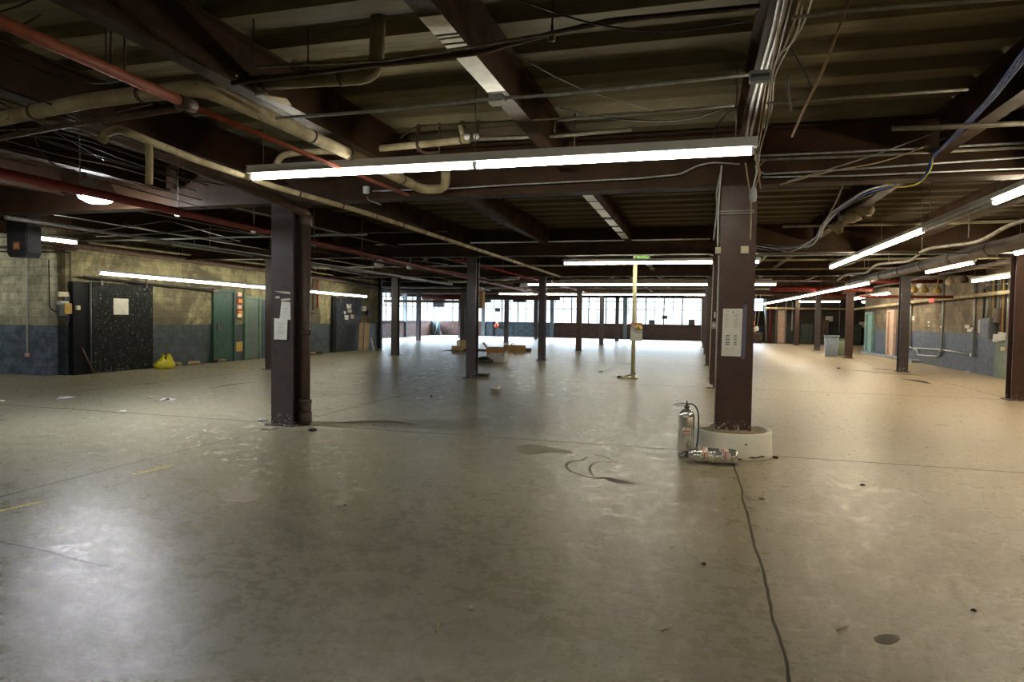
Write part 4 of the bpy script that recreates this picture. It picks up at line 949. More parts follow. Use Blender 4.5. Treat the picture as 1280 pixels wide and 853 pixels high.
m_.build('symbol_mark', 'black_ink', s_)
g_ = at(804, 317, 'y', yv+.05)
tag(MB().box((g_.x, yv+.02, 3.22), (.34, .24, .30), None, .03).box((g_.x-.18, yv, 3.34), (.22, .16, .06)).build('junction_box', 'green_box'), 'lime green stained box at the top of the cream pole', 'box')
bl = empty('pole_foot_scrap', (px0.x, yv, 0), 'heap of bent metal strap tangled at the foot of the cream pole', 'scrap')
MB().tube(spline([(px0.x+.10, yv-.12, .14), (px0.x-.08, yv-.14, .09), (px0.x-.26, yv-.16, .03), (px0.x-.36, yv-.16, .02)], 5), .018, 8).build('bent_bar', 'dull_conduit', bl)
MB().tube(spline([(px0.x-.34, yv-.18, .02), (px0.x-.1, yv-.2, .03), (px0.x+.12, yv-.2, .02)], 5), .02, 8).build('flat_strap', 'cream_paint', bl)
MB().box((px0.x-.33, yv-.16, .035), (.12, .09, .06), .4, .01).build('dark_clamp', 'black_plastic', bl)
MB().box((px0.x, yv, .012), (.30, .30, .02)).build('foot_plate', 'cream_paint', sp)

# ------------------------------------------------------------------ left wall doors and fittings
def onL(px_, py_, d=0): return at(px_, py_, 'x', XL+d)
def door(no, ya, yb_, zt, mt, label, depth=.06, frame=None, handle=True, extra=None):
    r = empty('door_%d' % no, (XL+.02, (ya+yb_)/2, 0), label, 'door', None, 'structure')
    MB().bx(XL+.005, XL+depth, ya, yb_, .02, zt, .006).build('door_leaf', mt, r)
    if frame:
        f = MB(); f.bx(XL+.002, XL+depth+.03, ya-.09, ya-.005, 0, zt+.09).bx(XL+.002, XL+depth+.03, yb_+.005, yb_+.09, 0, zt+.09).bx(XL+.002, XL+depth+.03, ya-.005, yb_+.005, zt+.01, zt+.09)
        f.build('door_frame', frame, r)
    if handle: MB().tube(fillet([(XL+depth, ya+.12, 1.02), (XL+depth+.06, ya+.12, 1.02), (XL+depth+.06, ya+.12, 1.2), (XL+depth, ya+.12, 1.2)], .02), .01, 6).build('door_handle', 'dull_conduit', r)
    return r
ya_, yb_ = 12.95, 14.85
D1 = door(1, ya_, yb_, 2.30, 'black_paint', 'wide scuffed black sliding door with a paper notice in its middle', .09, None, False)
MB().bx(XL+.12, XL+.15, ya_+.2, ya_+.26, 2.22, 2.46).bx(XL+.12, XL+.15, yb_-.3, yb_-.24, 2.22, 2.46).build('roller_strap', 'cast_iron', D1)
tag(MB().tube([(XL+.16, ya_-.3, 2.40), (XL+.16, 17.2, 2.27)], .03, 10).build('door_rail', 'black_cable'), 'black sliding rail above the scuffed black door', 'rail')
tag(MB().box((XL+.16, 17.2, 2.26), (.10, .22, .14), None, .02).build('rail_stop', 'cast_iron'), 'dark stop block at the end of the black sliding rail', 'rail fitting')
nm = at(152, 384, 'x', XL+.10)
sheet('paper_notice', 'paper_aged', [(XL+.093, nm.y-.24, nm.z+.22), (XL+.093, nm.y+.22, nm.z+.22), (XL+.093, nm.y+.22, nm.z-.20), (XL+.093, nm.y-.24, nm.z-.20)], 'framed white notice on the wide black sliding door', marks=[(.2, .8, .15+.12*q, .2+.12*q, 'ink_pale') for q in range(6)])
# dark jamb panel beside door
tag(MB().bx(XL+.002, XL+.16, 12.36, 12.86, 0, 2.28, .01).build('door_side_panel', 'black_paint_clean'), 'tall narrow black panel beside the scuffed sliding door', 'panel')
tag(MB().tube([(XL+.20, 12.80, .0), (XL+.20, 12.80, 2.3)], .028, 8).build('guide_post', 'grey_box'), 'dark blue-grey post in front of the narrow black panel', 'post')
D2 = door(2, 17.32, 18.15, 2.24, 'green_door', 'dark green steel door with pale scrapes', .06, 'green_door')
MB().bx(XL+.06, XL+.08, 17.4, 17.5, 1.0, 1.2).build('lock_plate', 'cast_iron', D2)
D3 = door(3, 18.85, 19.50, 2.06, 'teal_door', 'grey-green door leaf in the pale green frame', .03, 'green_frame', False)
D4 = door(4, 19.62, 20.6, 2.06, 'slate_door', 'slate blue door beside the pale green frame', .05, None, True)
MB().bx(XL+.004, XL+.06, 20.605, 20.66, 0, 2.1).bx(XL+.004, XL+.06, 19.60, 20.6, 2.065, 2.12).build('door_frame', 'green_frame', D4)
D5 = door(5, 24.45, 26.55, 2.30, 'navy_door', 'wide navy black sliding door plastered with torn posters', .10, None, False)
MB().bx(XL+.005, XL+.09, 24.2, 24.44, 0, 2.34).build('door_edge', 'black_paint_clean', D5)
for q in range(3): MB().bx(XL+.10, XL+.125, 24.7+q*.75, 24.78+q*.75, 2.0, 2.42).build('roller_strap', 'cast_iron', D5)
for q, (px_, py_, w_, h_, mt) in enumerate(((436, 383, .22, .20, 'paper'), (437, 389, .2, .14, 'paper_aged'), (433, 397, .18, .2, 'paper'), (440, 396, .14, .18, 'paper_aged'), (431, 391, .1, .12, 'paper'))):
    p = onL(px_, py_, .1)
    sheet('torn_poster', mt, [(XL+.103, p.y-w_, p.z+h_/2), (XL+.103, p.y+w_, p.z+h_/2), (XL+.103, p.y+w_*.8, p.z-h_/2), (XL+.103, p.y-w_*.7, p.z-h_/2)], 'torn pale poster remnant on the navy sliding door', 'poster', group='torn posters on the navy door')
tag(MB().box((XL+.108, onL(442, 395, .1).y, onL(442, 395, .1).z), (.01, .12, .1)).build('red_sticker', 'sign_red'), 'small red sticker on the navy sliding door', 'sticker')
# downpipes
for q, yv in enumerate((22.75, 23.05)):
    tag(MB().tube([(XL+.09, yv, 1.75 if q == 0 else 1.85), (XL+.09, yv, DECK-.02)], .035, 10).build('riser_pipe', 'red_pipe' if q else 'rusty_pipe'), ['rusty riser pipe on the yellow wall behind the drain pipe', 'red riser pipe on the yellow wall nearer the navy door'][q], 'pipe')
p = onL(398, 389)
tag(MB().box((XL+.1, 22.6, 1.68), (.16, .34, .14), None, .03).build('pipe_valve', 'cast_iron'), 'dark valve body at the foot of the rusty riser pipe', 'valve')
# extinguisher / alarm cluster between green door and green frame
ec = empty('wall_alarm_board', (XL+.06, 18.45, 1.55), 'narrow board with red and orange alarm fittings between the green door and green frame', 'alarm board')
MB().bx(XL+.001, XL+.03, 18.32, 18.62, 1.35, 2.15).build('board', 'dark_wood', ec)
for q, (z_, mt) in enumerate(((2.2, 'label_pink'), (1.98, 'orange_label'), (1.78, 'label_pink'), (1.6, 'orange_label'), (1.5, 'label_tan'))):
    MB().bx(XL+.03, XL+.09, 18.36+.03*(q % 2), 18.56+.03*(q % 2), z_-.07, z_+.06, .01).build('alarm_unit', mt, ec)
tag(MB().bx(XL+.002, XL+.02, 18.36, 18.68, .30, .62).build('wall_patch_board', 'ochre_box'), 'small yellow board low on the wall under the alarm board', 'board')
tag(MB().tube([(XL+.05, 18.72, 1.2), (XL+.05, 18.72, 2.45)], .02, 8).build('conduit', 'green_frame'), 'pale green conduit running up beside the green door frame', 'conduit')
# electrical boxes near corner
def boxL(name, px_, py_, d, w, h, mt, label, cat='box'):
    p = at(px_, py_, 'x', XL+d)
    r = empty(name, p, label, cat)
    MB().box((XL+d/2, p.y, p.z), (d, w, h), None, .006).build('body', mt, r)
    MB().box((XL+d+.004, p.y, p.z), (.006, w*.8, h*.8)).build('cover', mt, r); return r
YC = 12.04
def boxC(name, px_, py_, d, w, h, mt, label, cat='box'):
    p = at(px_, py_, 'x', XL+.0); return boxL(name, px_, py_, d, w, h, mt, label, cat)
boxL('switch_box', 80, 368, .08, .26, .12, 'ivory_plastic', 'small cream switch box, topmost beside the black panel')
boxL('switch_box', 80.5, 379, .10, .26, .09, 'pale_board', 'white switch box under the small cream one')
boxL('switch_box', 88, 386, .12, .30, .26, 'ochre_box', 'ochre yellow electrical box beside the black panel')
boxL('switch_box', 79.5, 386, .10, .2, .34, 'grey_box', 'dark grey electrical box next to the ochre one')
boxL('switch_box', 86, 372, .07, .22, .18, 'grey_box', 'dull grey box above the ochre electrical box')
boxL('switch_box', 85.5, 398, .05, .10, .16, 'grey_box', 'narrow grey box below the ochre electrical box')
boxL('switch_box', 98.5, 385, .21, .10, .11, 'ivory_plastic', 'tiny cream box on the narrow black panel')
for q, (px_, y0_, y1_) in enumerate(((76, 312, 365), (88, 318, 368))):
    a = at(px_, y0_, 'x', XL+.04); c_ = at(px_, y1_, 'x', XL+.04)
    tag(MB().tube([(a.x, a.y, a.z), (a.x, a.y, c_.z)], .014, 6).build('conduit', 'rusty_pipe'), 'thin dark conduit dropping to the '+['cream switch box', 'grey box over the ochre one'][q], 'conduit')
run('loose_cable', [(61, 325, 'x', XL+.05), (62, 384, 'x', XL+.05), (68, 390, 'x', XL+.05), (79, 391, 'x', XL+.05)], .014, 'black_cable', 'black cable looping up the wall corner from the electrical boxes', 'cable', 7, .15)
a = at(32, 316, 'y', 12.0); c_ = at(34, 444, 'y', 12.0)
cd = empty('wall_conduit', (c_.x, 12.0, c_.z), 'pale blue-white conduit down the pale wall ending in a pink box', 'conduit')
MB().tube([(c_.x, 12.0, DECK-.02), (c_.x, 12.0, c_.z+.04)], .022, 10).build('conduit_tube', 'pale_board', cd)
MB().box((c_.x, 12.0, c_.z), (.08, .08, .09), None, .01).build('end_box', 'label_pink', cd)
a = at(78, 430, 'x', XL+.15); c_ = at(82, 467, 'z', 0)
tag(MB().tube([(XL+.08, 12.55, .86), (XL+.35, 12.75, .02)], .025, 6).build('leaning_bar', 'rusty_pipe'), 'dark iron bar leaning on the blue wall by the black panel', 'bar')
p = at(109, 466, Z, 0)
tag(MB().lathe([(0, -.0), (.03, .006), (.055, .03), (.062, .062), (.055, .094), (.03, .118), (0, .124)], p, 16).build('ball', 'tennis_ball'), 'yellow-green ball on the floor by the black sliding door', 'ball')
# yellow bag
p = at(205, 461, Z, 0); m_ = MB(); m_.lathe([(.02, 0), (.22, .0), (.26, .08), (.20, .18), (.12, .27), (.07, .33), (.09, .37), (.02, .34)], p, 18)
for v_ in m_.v: v_ += Vector((random.uniform(-.05, .05)+.25*(v_.z), random.uniform(-.05, .05), random.uniform(-.0, .05) if v_.z > .02 else 0))
tag(m_.build('plastic_bag', 'yellow_plastic'), 'crumpled bright yellow bag slumped on the floor by the wall', 'bag')
for q, (px_, w_) in enumerate(((190, .05), (194, .04))):
    p = at(px_, 460.5, Z, 0); tag(MB().tube([(p.x, p.y, .012), (p.x-.18, p.y-.02*q, .36)], .012, 6).build('short_stick', 'pale_board' if q else 'grey_box'), ['grey', 'white'][q]+' short stick leaning beside the black sliding door', 'stick')
# scraps at the foot of the wall
for q, (px_, py_) in enumerate(((222, 458), (238, 456), (245, 452), (252, 453), (390, 444), (398, 443))):
    p = at(px_, py_, Z, 0); p.x = max(p.x, XL+.12)
    m_ = MB().box((p.x, p.y, .05), (.22+.1*(q % 2), .16, .09), q*.7, .02)
    for v_ in m_.v: v_ += Vector((random.uniform(-.03, .03), random.uniform(-.03, .03), random.uniform(0, .03)))
    tag(m_.build('rubble_piece', ['cement', 'plywood', 'cement', 'rusty_pipe', 'plywood', 'black_plastic'][q]), 'small '+['grey', 'tan', 'grey', 'rusty', 'yellowish', 'black'][q]+' rubble at the foot of the yellow wall, '+['near the yellow bag', 'between the bag and green door', 'close to the green door', 'at the green door foot', 'past the drain pipe', 'next to the yellowish one'][q], 'rubble')
# plywood boards leaning past the navy door
for q, (x0, x1, t0, mt, lb) in enumerate(((450, 456, 406, 'plywood', 'tan plywood board leaning at the end of the yellow wall, nearer the navy door'), (456.5, 463.5, 406, 'cardboard_pale', 'tan plywood board leaning at the end of the yellow wall, outer one'))):
    p = at((x0+x1)/2, 438.5, Z, 0); w_ = (x1-x0)/2*27/819
    y_ = p.y+.1; m_ = MB(); xb = p.x
    m_.add([(xb-w_, y_-.3, 0), (xb+w_, y_-.3, 0), (xb+w_-.12, y_, 1.22), (xb-w_-.1, y_, 1.24), (xb-w_, y_-.27, 0), (xb+w_, y_-.27, 0), (xb+w_-.12, y_+.03, 1.22), (xb-w_-.1, y_+.03, 1.24)], [(0, 1, 2, 3), (7, 6, 5, 4), (0, 4, 5, 1), (1, 5, 6, 2), (2, 6, 7, 3), (3, 7, 4, 0)])
    tag(m_.build('plywood_board', mt), lb, 'board')
for q, (x0, x1, yt, xt) in enumerate(((466, 469, 422, 463.5), (469, 471, 424, 466))):
    p = at(x0, 438.5, Z, 0); pt = at(xt, yt, 'y', p.y+.05)
    tag(MB().add([(p.x, p.y, 0), (p.x+.1, p.y, 0), (pt.x+.04, p.y+.05, pt.z), (pt.x, p.y+.05, pt.z), (p.x, p.y+.02, 0), (p.x+.1, p.y+.02, 0), (pt.x+.04, p.y+.07, pt.z), (pt.x, p.y+.07, pt.z)], [(0, 1, 2, 3), (7, 6, 5, 4), (0, 4, 5, 1), (1, 5, 6, 2), (2, 6, 7, 3), (3, 7, 4, 0)]).build('leaning_strip', 'pale_board' if q == 0 else 'grey_box'), ['pale', 'dark'][q]+' thin strip leaning beside the plywood boards', 'board')
# wall end post & boxes at end of left wall
tag(MB().bx(XL-.24, XL+.12, 28.41, 28.6, 0, DECK-.02).build('wall_pier', 'navy_door'), 'dark post closing the end of the yellow wall', 'pier', None, 'structure')
for q, (px_, py_, mt) in enumerate(((456, 386, 'white_enamel'), (461.5, 391, 'black_plastic'))):
    p = at(px_, py_, 'x', XL+.1)
    boxL('switch_box', px_, py_, .12, .3, .22, mt, ['white', 'black'][q]+' switch box high on the end of the yellow wall')

# ------------------------------------------------------------------ far window wall objects
def farbox(name, x0, x1, yt, yb_, yv, d, mt, label, cat, part='grille'):
    a = at(x0, yt, 'y', yv); c_ = at(x1, yb_, 'y', yv); r = empty(name, ((a.x+c_.x)/2, yv+d/2, min(a.z, c_.z)), label, cat)
    MB().bx(a.x, c_.x, yv, yv+d, c_.z, a.z, .02).build('case', mt, r)
    m_ = MB(); h = (a.z-c_.z); n = 5
    for q in range(n): m_.bx(a.x+.06, c_.x-.06, yv-.015, yv-.001, c_.z+h*(q+.3)/n, c_.z+h*(q+.6)/n)
    m_.build(part, 'grey_box', r); return r
farbox('window_fan', 811, 818.5, 400, 405.4, YF-.1, .2, 'ac_grey', 'dark grey box fan on the sill nearer the signed pole', 'fan')
farbox('window_fan', 860.5, 868.5, 399.5, 406.8, YF-.1, .2, 'ac_grey', 'dark grey box fan on the sill by the drum column row', 'fan')
farbox('window_vent', 827.5, 834.5, 394.5, 399, YF+.02, .1, 'ac_grey', 'small dark vent set in the middle of a far window pane', 'vent')
farbox('window_vent', 618.5, 625, 385, 390, YF+.02, .1, 'ac_grey', 'small grey vent in the window above the blue stretch', 'vent')
farbox('unit_heater', 541, 553, 368, 384, 46.5, .5, 'ac_grey', 'square dark unit heater hung before the far corner windows', 'heater')
farbox('unit_heater', 641, 656, 373.5, 378, 44, .4, 'black_plastic', 'flat black unit heater hung before the blue stretch windows', 'heater')
farbox('unit_heater', 603, 612, 374, 378.5, 43, .4, 'ac_grey', 'small black heater beside the slim column near the blue stretch', 'heater')
farbox('hanging_duct_box', 596, 603, 364, 385, 24.0, .3, 'cardboard', 'brown box hanging just past the slim column with the scrap board', 'duct')
for q, (x0, x1, yt, yb_) in enumerate(((528, 549, 401, 419),)):
    a = at(x0, yt, 'y', YF-1.0); c_ = at(x1, yb_, 'y', YF-1.0)
    r = empty('partition_screen', ((a.x+c_.x)/2, YF-1, 0), 'blue-green partition screens leaning in the far corner', 'screen')
    MB().bx(a.x, a.x+.62*(c_.x-a.x), YF-1.0, YF-.94, 0, a.z).build('panel', 'teal_board', r)
    MB().bx(a.x+.64*(c_.x-a.x), c_.x, YF-.9, YF-.84, 0, a.z-.05).build('panel', 'teal_board', r)
    MB().tube([(a.x+.75*(c_.x-a.x), YF-1.1, 0.02), (a.x+.95*(c_.x-a.x), YF-1.0, a.z)], .05, 6).build('prop_bar', 'pale_board', r)
a = at(556.5, 419, Z, 0)
tag(MB().lathe([(.16, 0), (.16, .03), (.10, .05), (.03, .42), (0, .44)], (a.x, min(a.y, 51.6), 0), 16).build('traffic_cone', 'dark_red'), 'small dark cone by the pinkish brick wall', 'cone')
p = at(621, 407, 'y', YF-.2)
m_ = MB().lathe([(0, -.22), (.12, -.2), (.24, -.06), (.20, .05), (.09, .1), (.1, .2), (0, .26)], p, 10)
for v_ in m_.v: v_ += Vector((random.uniform(-.03, .03), 0, random.uniform(-.03, .03)))
tag(m_.build('red_cloth', 'orange_red'), 'bright red cloth hung on the blue painted stretch', 'cloth')
tag(MB().bx(at(615.5, 410, 'y', YF-.1).x, at(617.8, 410, 'y', YF-.1).x, YF-.08, YF-.002, 0, SILL).build('dark_panel', 'black_plastic'), 'narrow black upright panel at the start of the blue stretch', 'panel')
p = at(474.5, 421, Z, 0); tag(MB().tube([(-21.9, p.y, 0), (-21.9, p.y, DECK-.02)], .08, 10).build('riser_pipe', 'pale_board'), 'white riser pipe standing before the side windows', 'pipe')

# cardboard heap
def slab(name, c, d, rz, mt, label, cat, tilt=None, bev=.004):
    R = Matrix.Rotation(rz, 3, 'Z')
    if tilt: R = R @ Matrix.Rotation(tilt, 3, 'X')
    m_ = MB(); m_.box(c, d, R, bev); lo = min(v.z for v in m_.v)
    for v_ in m_.v: v_.z -= lo-.002
    return tag(m_.build(name, mt), label, cat)
def carton(name, px_, py_, w, d, h, rz, mt, label, flap=True):
    p = at(px_, py_, Z, 0); r = empty(name, (p.x, p.y, 0), label, 'box'); R = Matrix.Rotation(rz, 3, 'Z')
    m_ = MB()
    for c, dd in (((0, -d/2, h/2), (w, .012, h)), ((0, d/2, h/2), (w, .012, h)), ((-w/2, 0, h/2), (.012, d-.014, h)), ((w/2, 0, h/2), (.012, d-.014, h)), ((0, 0, .008), (w, d, .012))):
        m_.box(Vector((p.x, p.y, 0))+R @ Vector(c), dd, R)
    m_.build('carton_body', mt, r)
    if flap:
        for sx in (-1, 1):
            Rf = R @ Matrix.Rotation(-sx*.9, 3, 'Y')
            MB().box(Vector((p.x, p.y, 0))+R @ Vector((sx*(w/2+.10), 0, h+.06)), (.26, d*.95, .008), Rf).build('flap', mt, r)
    return r
p = at(640, 446, Z, 0)
carton('cardboard_box', 622, 447, .78, .5, .40, .15, 'cardboard', 'brown cardboard box tipped open in the scrap heap')
slab('cardboard_sheet', Vector(at(643, 441, Z, 0))+Vector((0, 0, .2)), (1.0, .03, .34), .1, 'cardboard', 'tall flat brown cardboard sheet behind the open box', 'cardboard', .15)
slab('timber_plank', Vector(at(603, 439.5, Z, 0))+Vector((0, .5, .03)), (1.5, .14, .08), .05, 'dark_wood', 'dark plank lying between the slim column and open box', 'plank')
slab('timber_plank', Vector(at(650, 440, Z, 0))+Vector((0, .3, .03)), (.9, .16, .16), .05, 'dark_wood', 'dark plank end sticking out past the cardboard sheet', 'plank')
p = at(621, 452.5, Z, 0)
r = empty('white_tub', (p.x, p.y, 0), 'white torn-edged tub in front of the open cardboard box', 'tub')
m_ = MB(); 
for c, dd in (((0, -.22, .11), (.66, .014, .22)), ((0, .22, .15), (.66, .014, .30)), ((-.33, 0, .12), (.014, .44, .24)), ((.33, 0, .16), (.014, .44, .32)), ((0, 0, .008), (.66, .44, .014))): m_.box(Vector((p.x, p.y, 0))+Vector(c), dd)
m_.build('tub_shell', 'pale_board', r); MB().box((p.x+.3, p.y-.1, .30), (.26, .3, .012), Matrix.Rotation(-.8, 3, 'Y')).build('flap', 'paper', r)
p = at(605, 453, Z, 0); m_ = MB().lathe([(.30, 0), (.32, .04), (.26, .14), (.10, .19), (0, .2)], p, 20)
for v_ in m_.v: v_ += Vector((random.uniform(-.02, .02), random.uniform(-.02, .02), 0))
tag(m_.build('rubbish_sack', 'black_plastic'), 'low black sack beside the white tub', 'sack')
slab('base_scrap_board', Vector(at(603, 470.8, Z, 0))+Vector((0, 0, .04)), (.36, .16, .07), -.03, 'dark_wood', 'small dark board at the foot of the first slim column', 'board')
slab('white_bracket', Vector(at(595, 449, Z, 0))+Vector((0, 0, .1)), (.06, .06, .14), 0, 'pale_board', 'small white block by the slim column foot', 'block')
# paper-wrapped heap left of the column
for q, (px_, py_, w_, h_, mt, lb) in enumerate(((572, 437, .55, .22, 'cardboard_pale', 'pale crumpled carton behind the slim column'), (579, 434, .5, .40, 'cardboard_pale', 'taller crumpled carton behind the slim column'), (580, 430, .35, .26, 'cardboard', 'reddish brown parcel on the far side of the crumpled cartons'))):
    p = at(px_, py_+2, Z, 0); m_ = MB().box((p.x, p.y, h_/2+.002), (w_, .4, h_), q*.5+.2, .03)
    for v_ in m_.v:
        if v_.z > .05: v_ += Vector((random.uniform(-.08, .08), random.uniform(-.05, .05), random.uniform(-.05, .04)))
    tag(m_.build('crumpled_carton', mt), lb, 'box')
for q, (x0, x1, py_, lb) in enumerate(((557, 573, 438.5, 'flat black plastic sheet end reaching toward the windows'), (571, 585, 439, 'black plastic sheet bunched by the slim column'))):
    a = at(x0, py_, Z, 0); c_ = at(x1, py_, Z, 0); n_ = 8; vs = []; fs = []
    for i in range(n_+1):
        for j_ in range(4):
            t_ = i/n_; P = a.lerp(c_, t_); vs.append((P.x, P.y+(j_-1.5)*.18+.04*math.sin(i*2), .012+(.10*q+.02)*abs(math.sin(i*1.3+j_))*(0 < j_ < 3)))
    for i in range(n_):
        for j_ in range(3): fs.append((i*4+j_, i*4+j_+1, i*4+j_+5, i*4+j_+4))
    m_ = MB().add(vs, fs, False); nv = len(vs); m_.add([(v[0], v[1], .002) for v in vs], [tuple(f[::-1]) for f in fs], False)
    tag(m_.build('plastic_sheet', 'black_plastic'), lb, 'sheet')
# thin wire stand
a = at(634.5, 448, Z, 0); c_ = at(642, 448, Z, 0); ws = empty('wire_stand', ((a.x+c_.x)/2, a.y, 0), 'thin wire frame standing beside the cardboard sheet', 'frame')
for P in (a, c_): MB().tube([(P.x, P.y, 0), (P.x, P.y, 1.4)], .008, 6).build('upright', 'grey_box', ws)
MB().tube([(a.x, a.y, 1.39), (c_.x, c_.y, 1.39)], .008, 6).tube([(a.x, a.y, .3), (c_.x, c_.y, .3)], .008, 6).build('crossbar', 'grey_box', ws)

# ------------------------------------------------------------------ aisle side: barrels, dark wall equipment, door frames
def barrel(px0_, px1_, pyb, h, mt, label):
    p = at((px0_+px1_)/2, pyb, Z, 0); w_ = (px1_-px0_)/2*(p-CAM).dot(fw)/F
    r = empty('trash_barrel', (p.x, p.y, 0), label, 'barrel', 'trash barrels before the dark wall')
    MB().lathe([(w_*.80, 0), (w_*.82, .02), (w_*.95, h*.93), (w_*.93, h*.93), (w_*.78, .04), (0, .04)], (p.x, p.y, 0), 28).build('barrel_body', mt, r)
    MB().lathe([(w_*.95, h*.92), (w_*1.03, h*.93), (w_*1.03, h*.99), (w_*.97, h), (w_*.93, h*.98), (w_*.93, h*.93)], (p.x, p.y, 0), 28).build('rim', mt, r)
    MB().lathe([(0, h*.8), (w_*.9, h*.8), (w_*.9, h*.83), (0, h*.9)], (p.x, p.y, 0), 16).build('rubbish_liner', 'black_plastic', r)
barrel(1030, 1047.5, 446, .97, 'bin_grey', 'blue-grey trash barrel, the larger of the pair before the dark wall')
barrel(1046, 1058, 445, .80, 'bin_green', 'olive green trash barrel, the smaller of the pair before the dark wall')
# equipment on dark wall
yd = 50.99
def dbox(name, x0, x1, yt, yb_, d, mt, label, cat, door_=True):
    a = at(x0, yt, 'y', yd); c_ = at(x1, yb_, 'y', yd); z0_ = max(c_.z, 0); z0_ = 0 if z0_ < .12 else z0_
    r = empty(name, ((a.x+c_.x)/2, yd-d/2, z0_), label, cat)
    MB().bx(a.x, c_.x, yd-d, yd, z0_, a.z, .015).build('case', mt, r)
    if door_:
        nb = max(1, round((c_.x-a.x)/.6))
        for q in range(nb):
            u0 = a.x+(c_.x-a.x)*q/nb+.03; u1 = a.x+(c_.x-a.x)*(q+1)/nb-.03
            dr_ = MB().bx(u0, u1, yd-d-.02, yd-d-.001, z0_+.06, a.z-.04, .004).build('cabinet_door', mt, r)
            MB().bx(u1-.07, u1-.04, yd-d-.045, yd-d-.021, (z0_+a.z)/2-.06, (z0_+a.z)/2+.06).build('door_handle', 'dull_conduit', dr_)
    return r
dbox('storage_cabinet', 1000, 1014, 405, 430, .6, 'locker_green', 'dark green cabinet on the dark wall between the two slim columns', 'cabinet')
dbox('storage_cabinet', 1026, 1034, 400, 430, .5, 'shelf_brown', 'brown cabinet behind the blue-grey barrel', 'cabinet')
dbox('storage_cabinet', 1058, 1074, 406, 431, .6, 'locker_green', 'dark green cabinet past the barrels', 'cabinet')
dbox('storage_cabinet', 941, 952, 416, 429, .6, 'shelf_brown', 'low dark cabinet just past the drum column', 'cabinet')
dbox('tall_locker', 972, 980, 388, 428, .3, 'pink_board', 'beige tall locker between the red and grey standpipes', 'locker')
for q, (px_, r_, mt, lb) in enumerate(((963, .10, 'red_pipe', 'red standpipe on the dark wall'), (957.5, .05, 'dull_conduit', 'grey standpipe beside the red one'), (970, .05, 'dull_conduit', 'grey pipe between red standpipe and beige locker'), (982, .06, 'light_grey', 'pale pipe beside the beige locker'), (990, .05, 'light_grey', 'pale pipe left of the second last slim column'), (1049, .03, 'dull_conduit', 'thin cord pipe over the olive barrel'))):
    p = at(px_, 410, 'y', yd-.12); tag(MB().tube([(p.x, yd-.12, .02 if q < 4 else .9), (p.x, yd-.12, 3.0)], r_, 10).build('standpipe', mt), lb, 'pipe')
for q, (x0, x1, y0_, y1_) in enumerate(((1032, 1041, 395.5, 402), (1074, 1080.5, 402.5, 409.5))):
    p0 = at(x0, y0_, 'y', yd-.02); p1_ = at(x1, y1_, 'y', yd-.02)
    sheet('wall_poster', 'paper_aged', [(p0.x, yd-.02, p0.z), (p1_.x, yd-.02, p0.z), (p1_.x, yd-.02, p1_.z), (p0.x, yd-.02, p1_.z)], ['pale poster on the dark wall above the barrels', 'pale poster on the dark wall past the barrels'][q], 'poster')
a = at(957, 385.5, 'y', 49.5); c_ = at(1062, 387.5, 'y', 49.5)
tag(MB().tube([(a.x, 49.5, a.z), (c_.x, 49.5, a.z)], .07, 12).build('cross_pipe', 'lagging'), 'cream lagged pipe crossing in front of the dark wall', 'pipe')
run('wall_pipe', [(1062, 387.5, 'x', 7.75), (1140, 378, 'x', 7.95), (1290, 362, 'x', 7.95)], .06, 'lagging', 'long cream lagged pipe running along the tan wall', n=12)
# cords with pendants near the drum column
for q, (x0, y0_, x1, y1_, mt, lb) in enumerate(((941, 388, 941, 404, 'orange_red', 'hanging cord with a red pendant switch past the drum column'), (950, 384, 946, 411, 'white_enamel', 'slanting cord with a white pendant switch'), (944.5, 388, 943, 412, 'ivory_plastic', 'hanging cord with a cream pendant switch'))):
    a = at(x0, y0_, 'y', 40.0); c_ = at(x1, y1_, 'y', 40.0)
    r = empty('pendant_switch', (c_.x, 40, c_.z), lb, 'switch')
    MB().tube([(a.x, 40, DECK-.1), (a.x, 40, a.z), (c_.x, 40, c_.z)], .012, 6).build('cord', 'white_cable', r)
    MB().lathe([(0, -.16), (.09, -.12), (.11, 0), (.07, .12), (0, .15)], (c_.x, 40, c_.z), 12).build('pendant_body', mt, r)
# door frames on the tan wall
def rdoor(no, x0, x1, zt, mt, fr, label):
    a = at(x0, 420, 'x', XR).y; c_ = at(x1, 420, 'x', XR).y; ya_, yb_ = min(a, c_), max(a, c_)
    r = empty('door_%d' % no, (XR, (ya_+yb_)/2, 0), label, 'door', None, 'structure')
    MB().bx(XR-.05, XR-.002, ya_+.22, yb_-.22, .02, zt-.1).build('door_leaf', mt, r)
    MB().bx(XR-.12, XR-.001, ya_, ya_+.2, 0, zt).bx(XR-.12, XR-.001, yb_-.2, yb_, 0, zt).bx(XR-.12, XR-.001, ya_+.2, yb_-.2, zt-.09, zt).build('door_frame', fr, r)
rdoor(6, 1084, 1092.5, 2.12, 'mint_frame', 'mint_frame', 'mint green door frame at the end of the tan wall')
rdoor(7, 1111, 1120, 2.18, 'pink_board', 'pink_board', 'pale pink door frame in the tan wall')
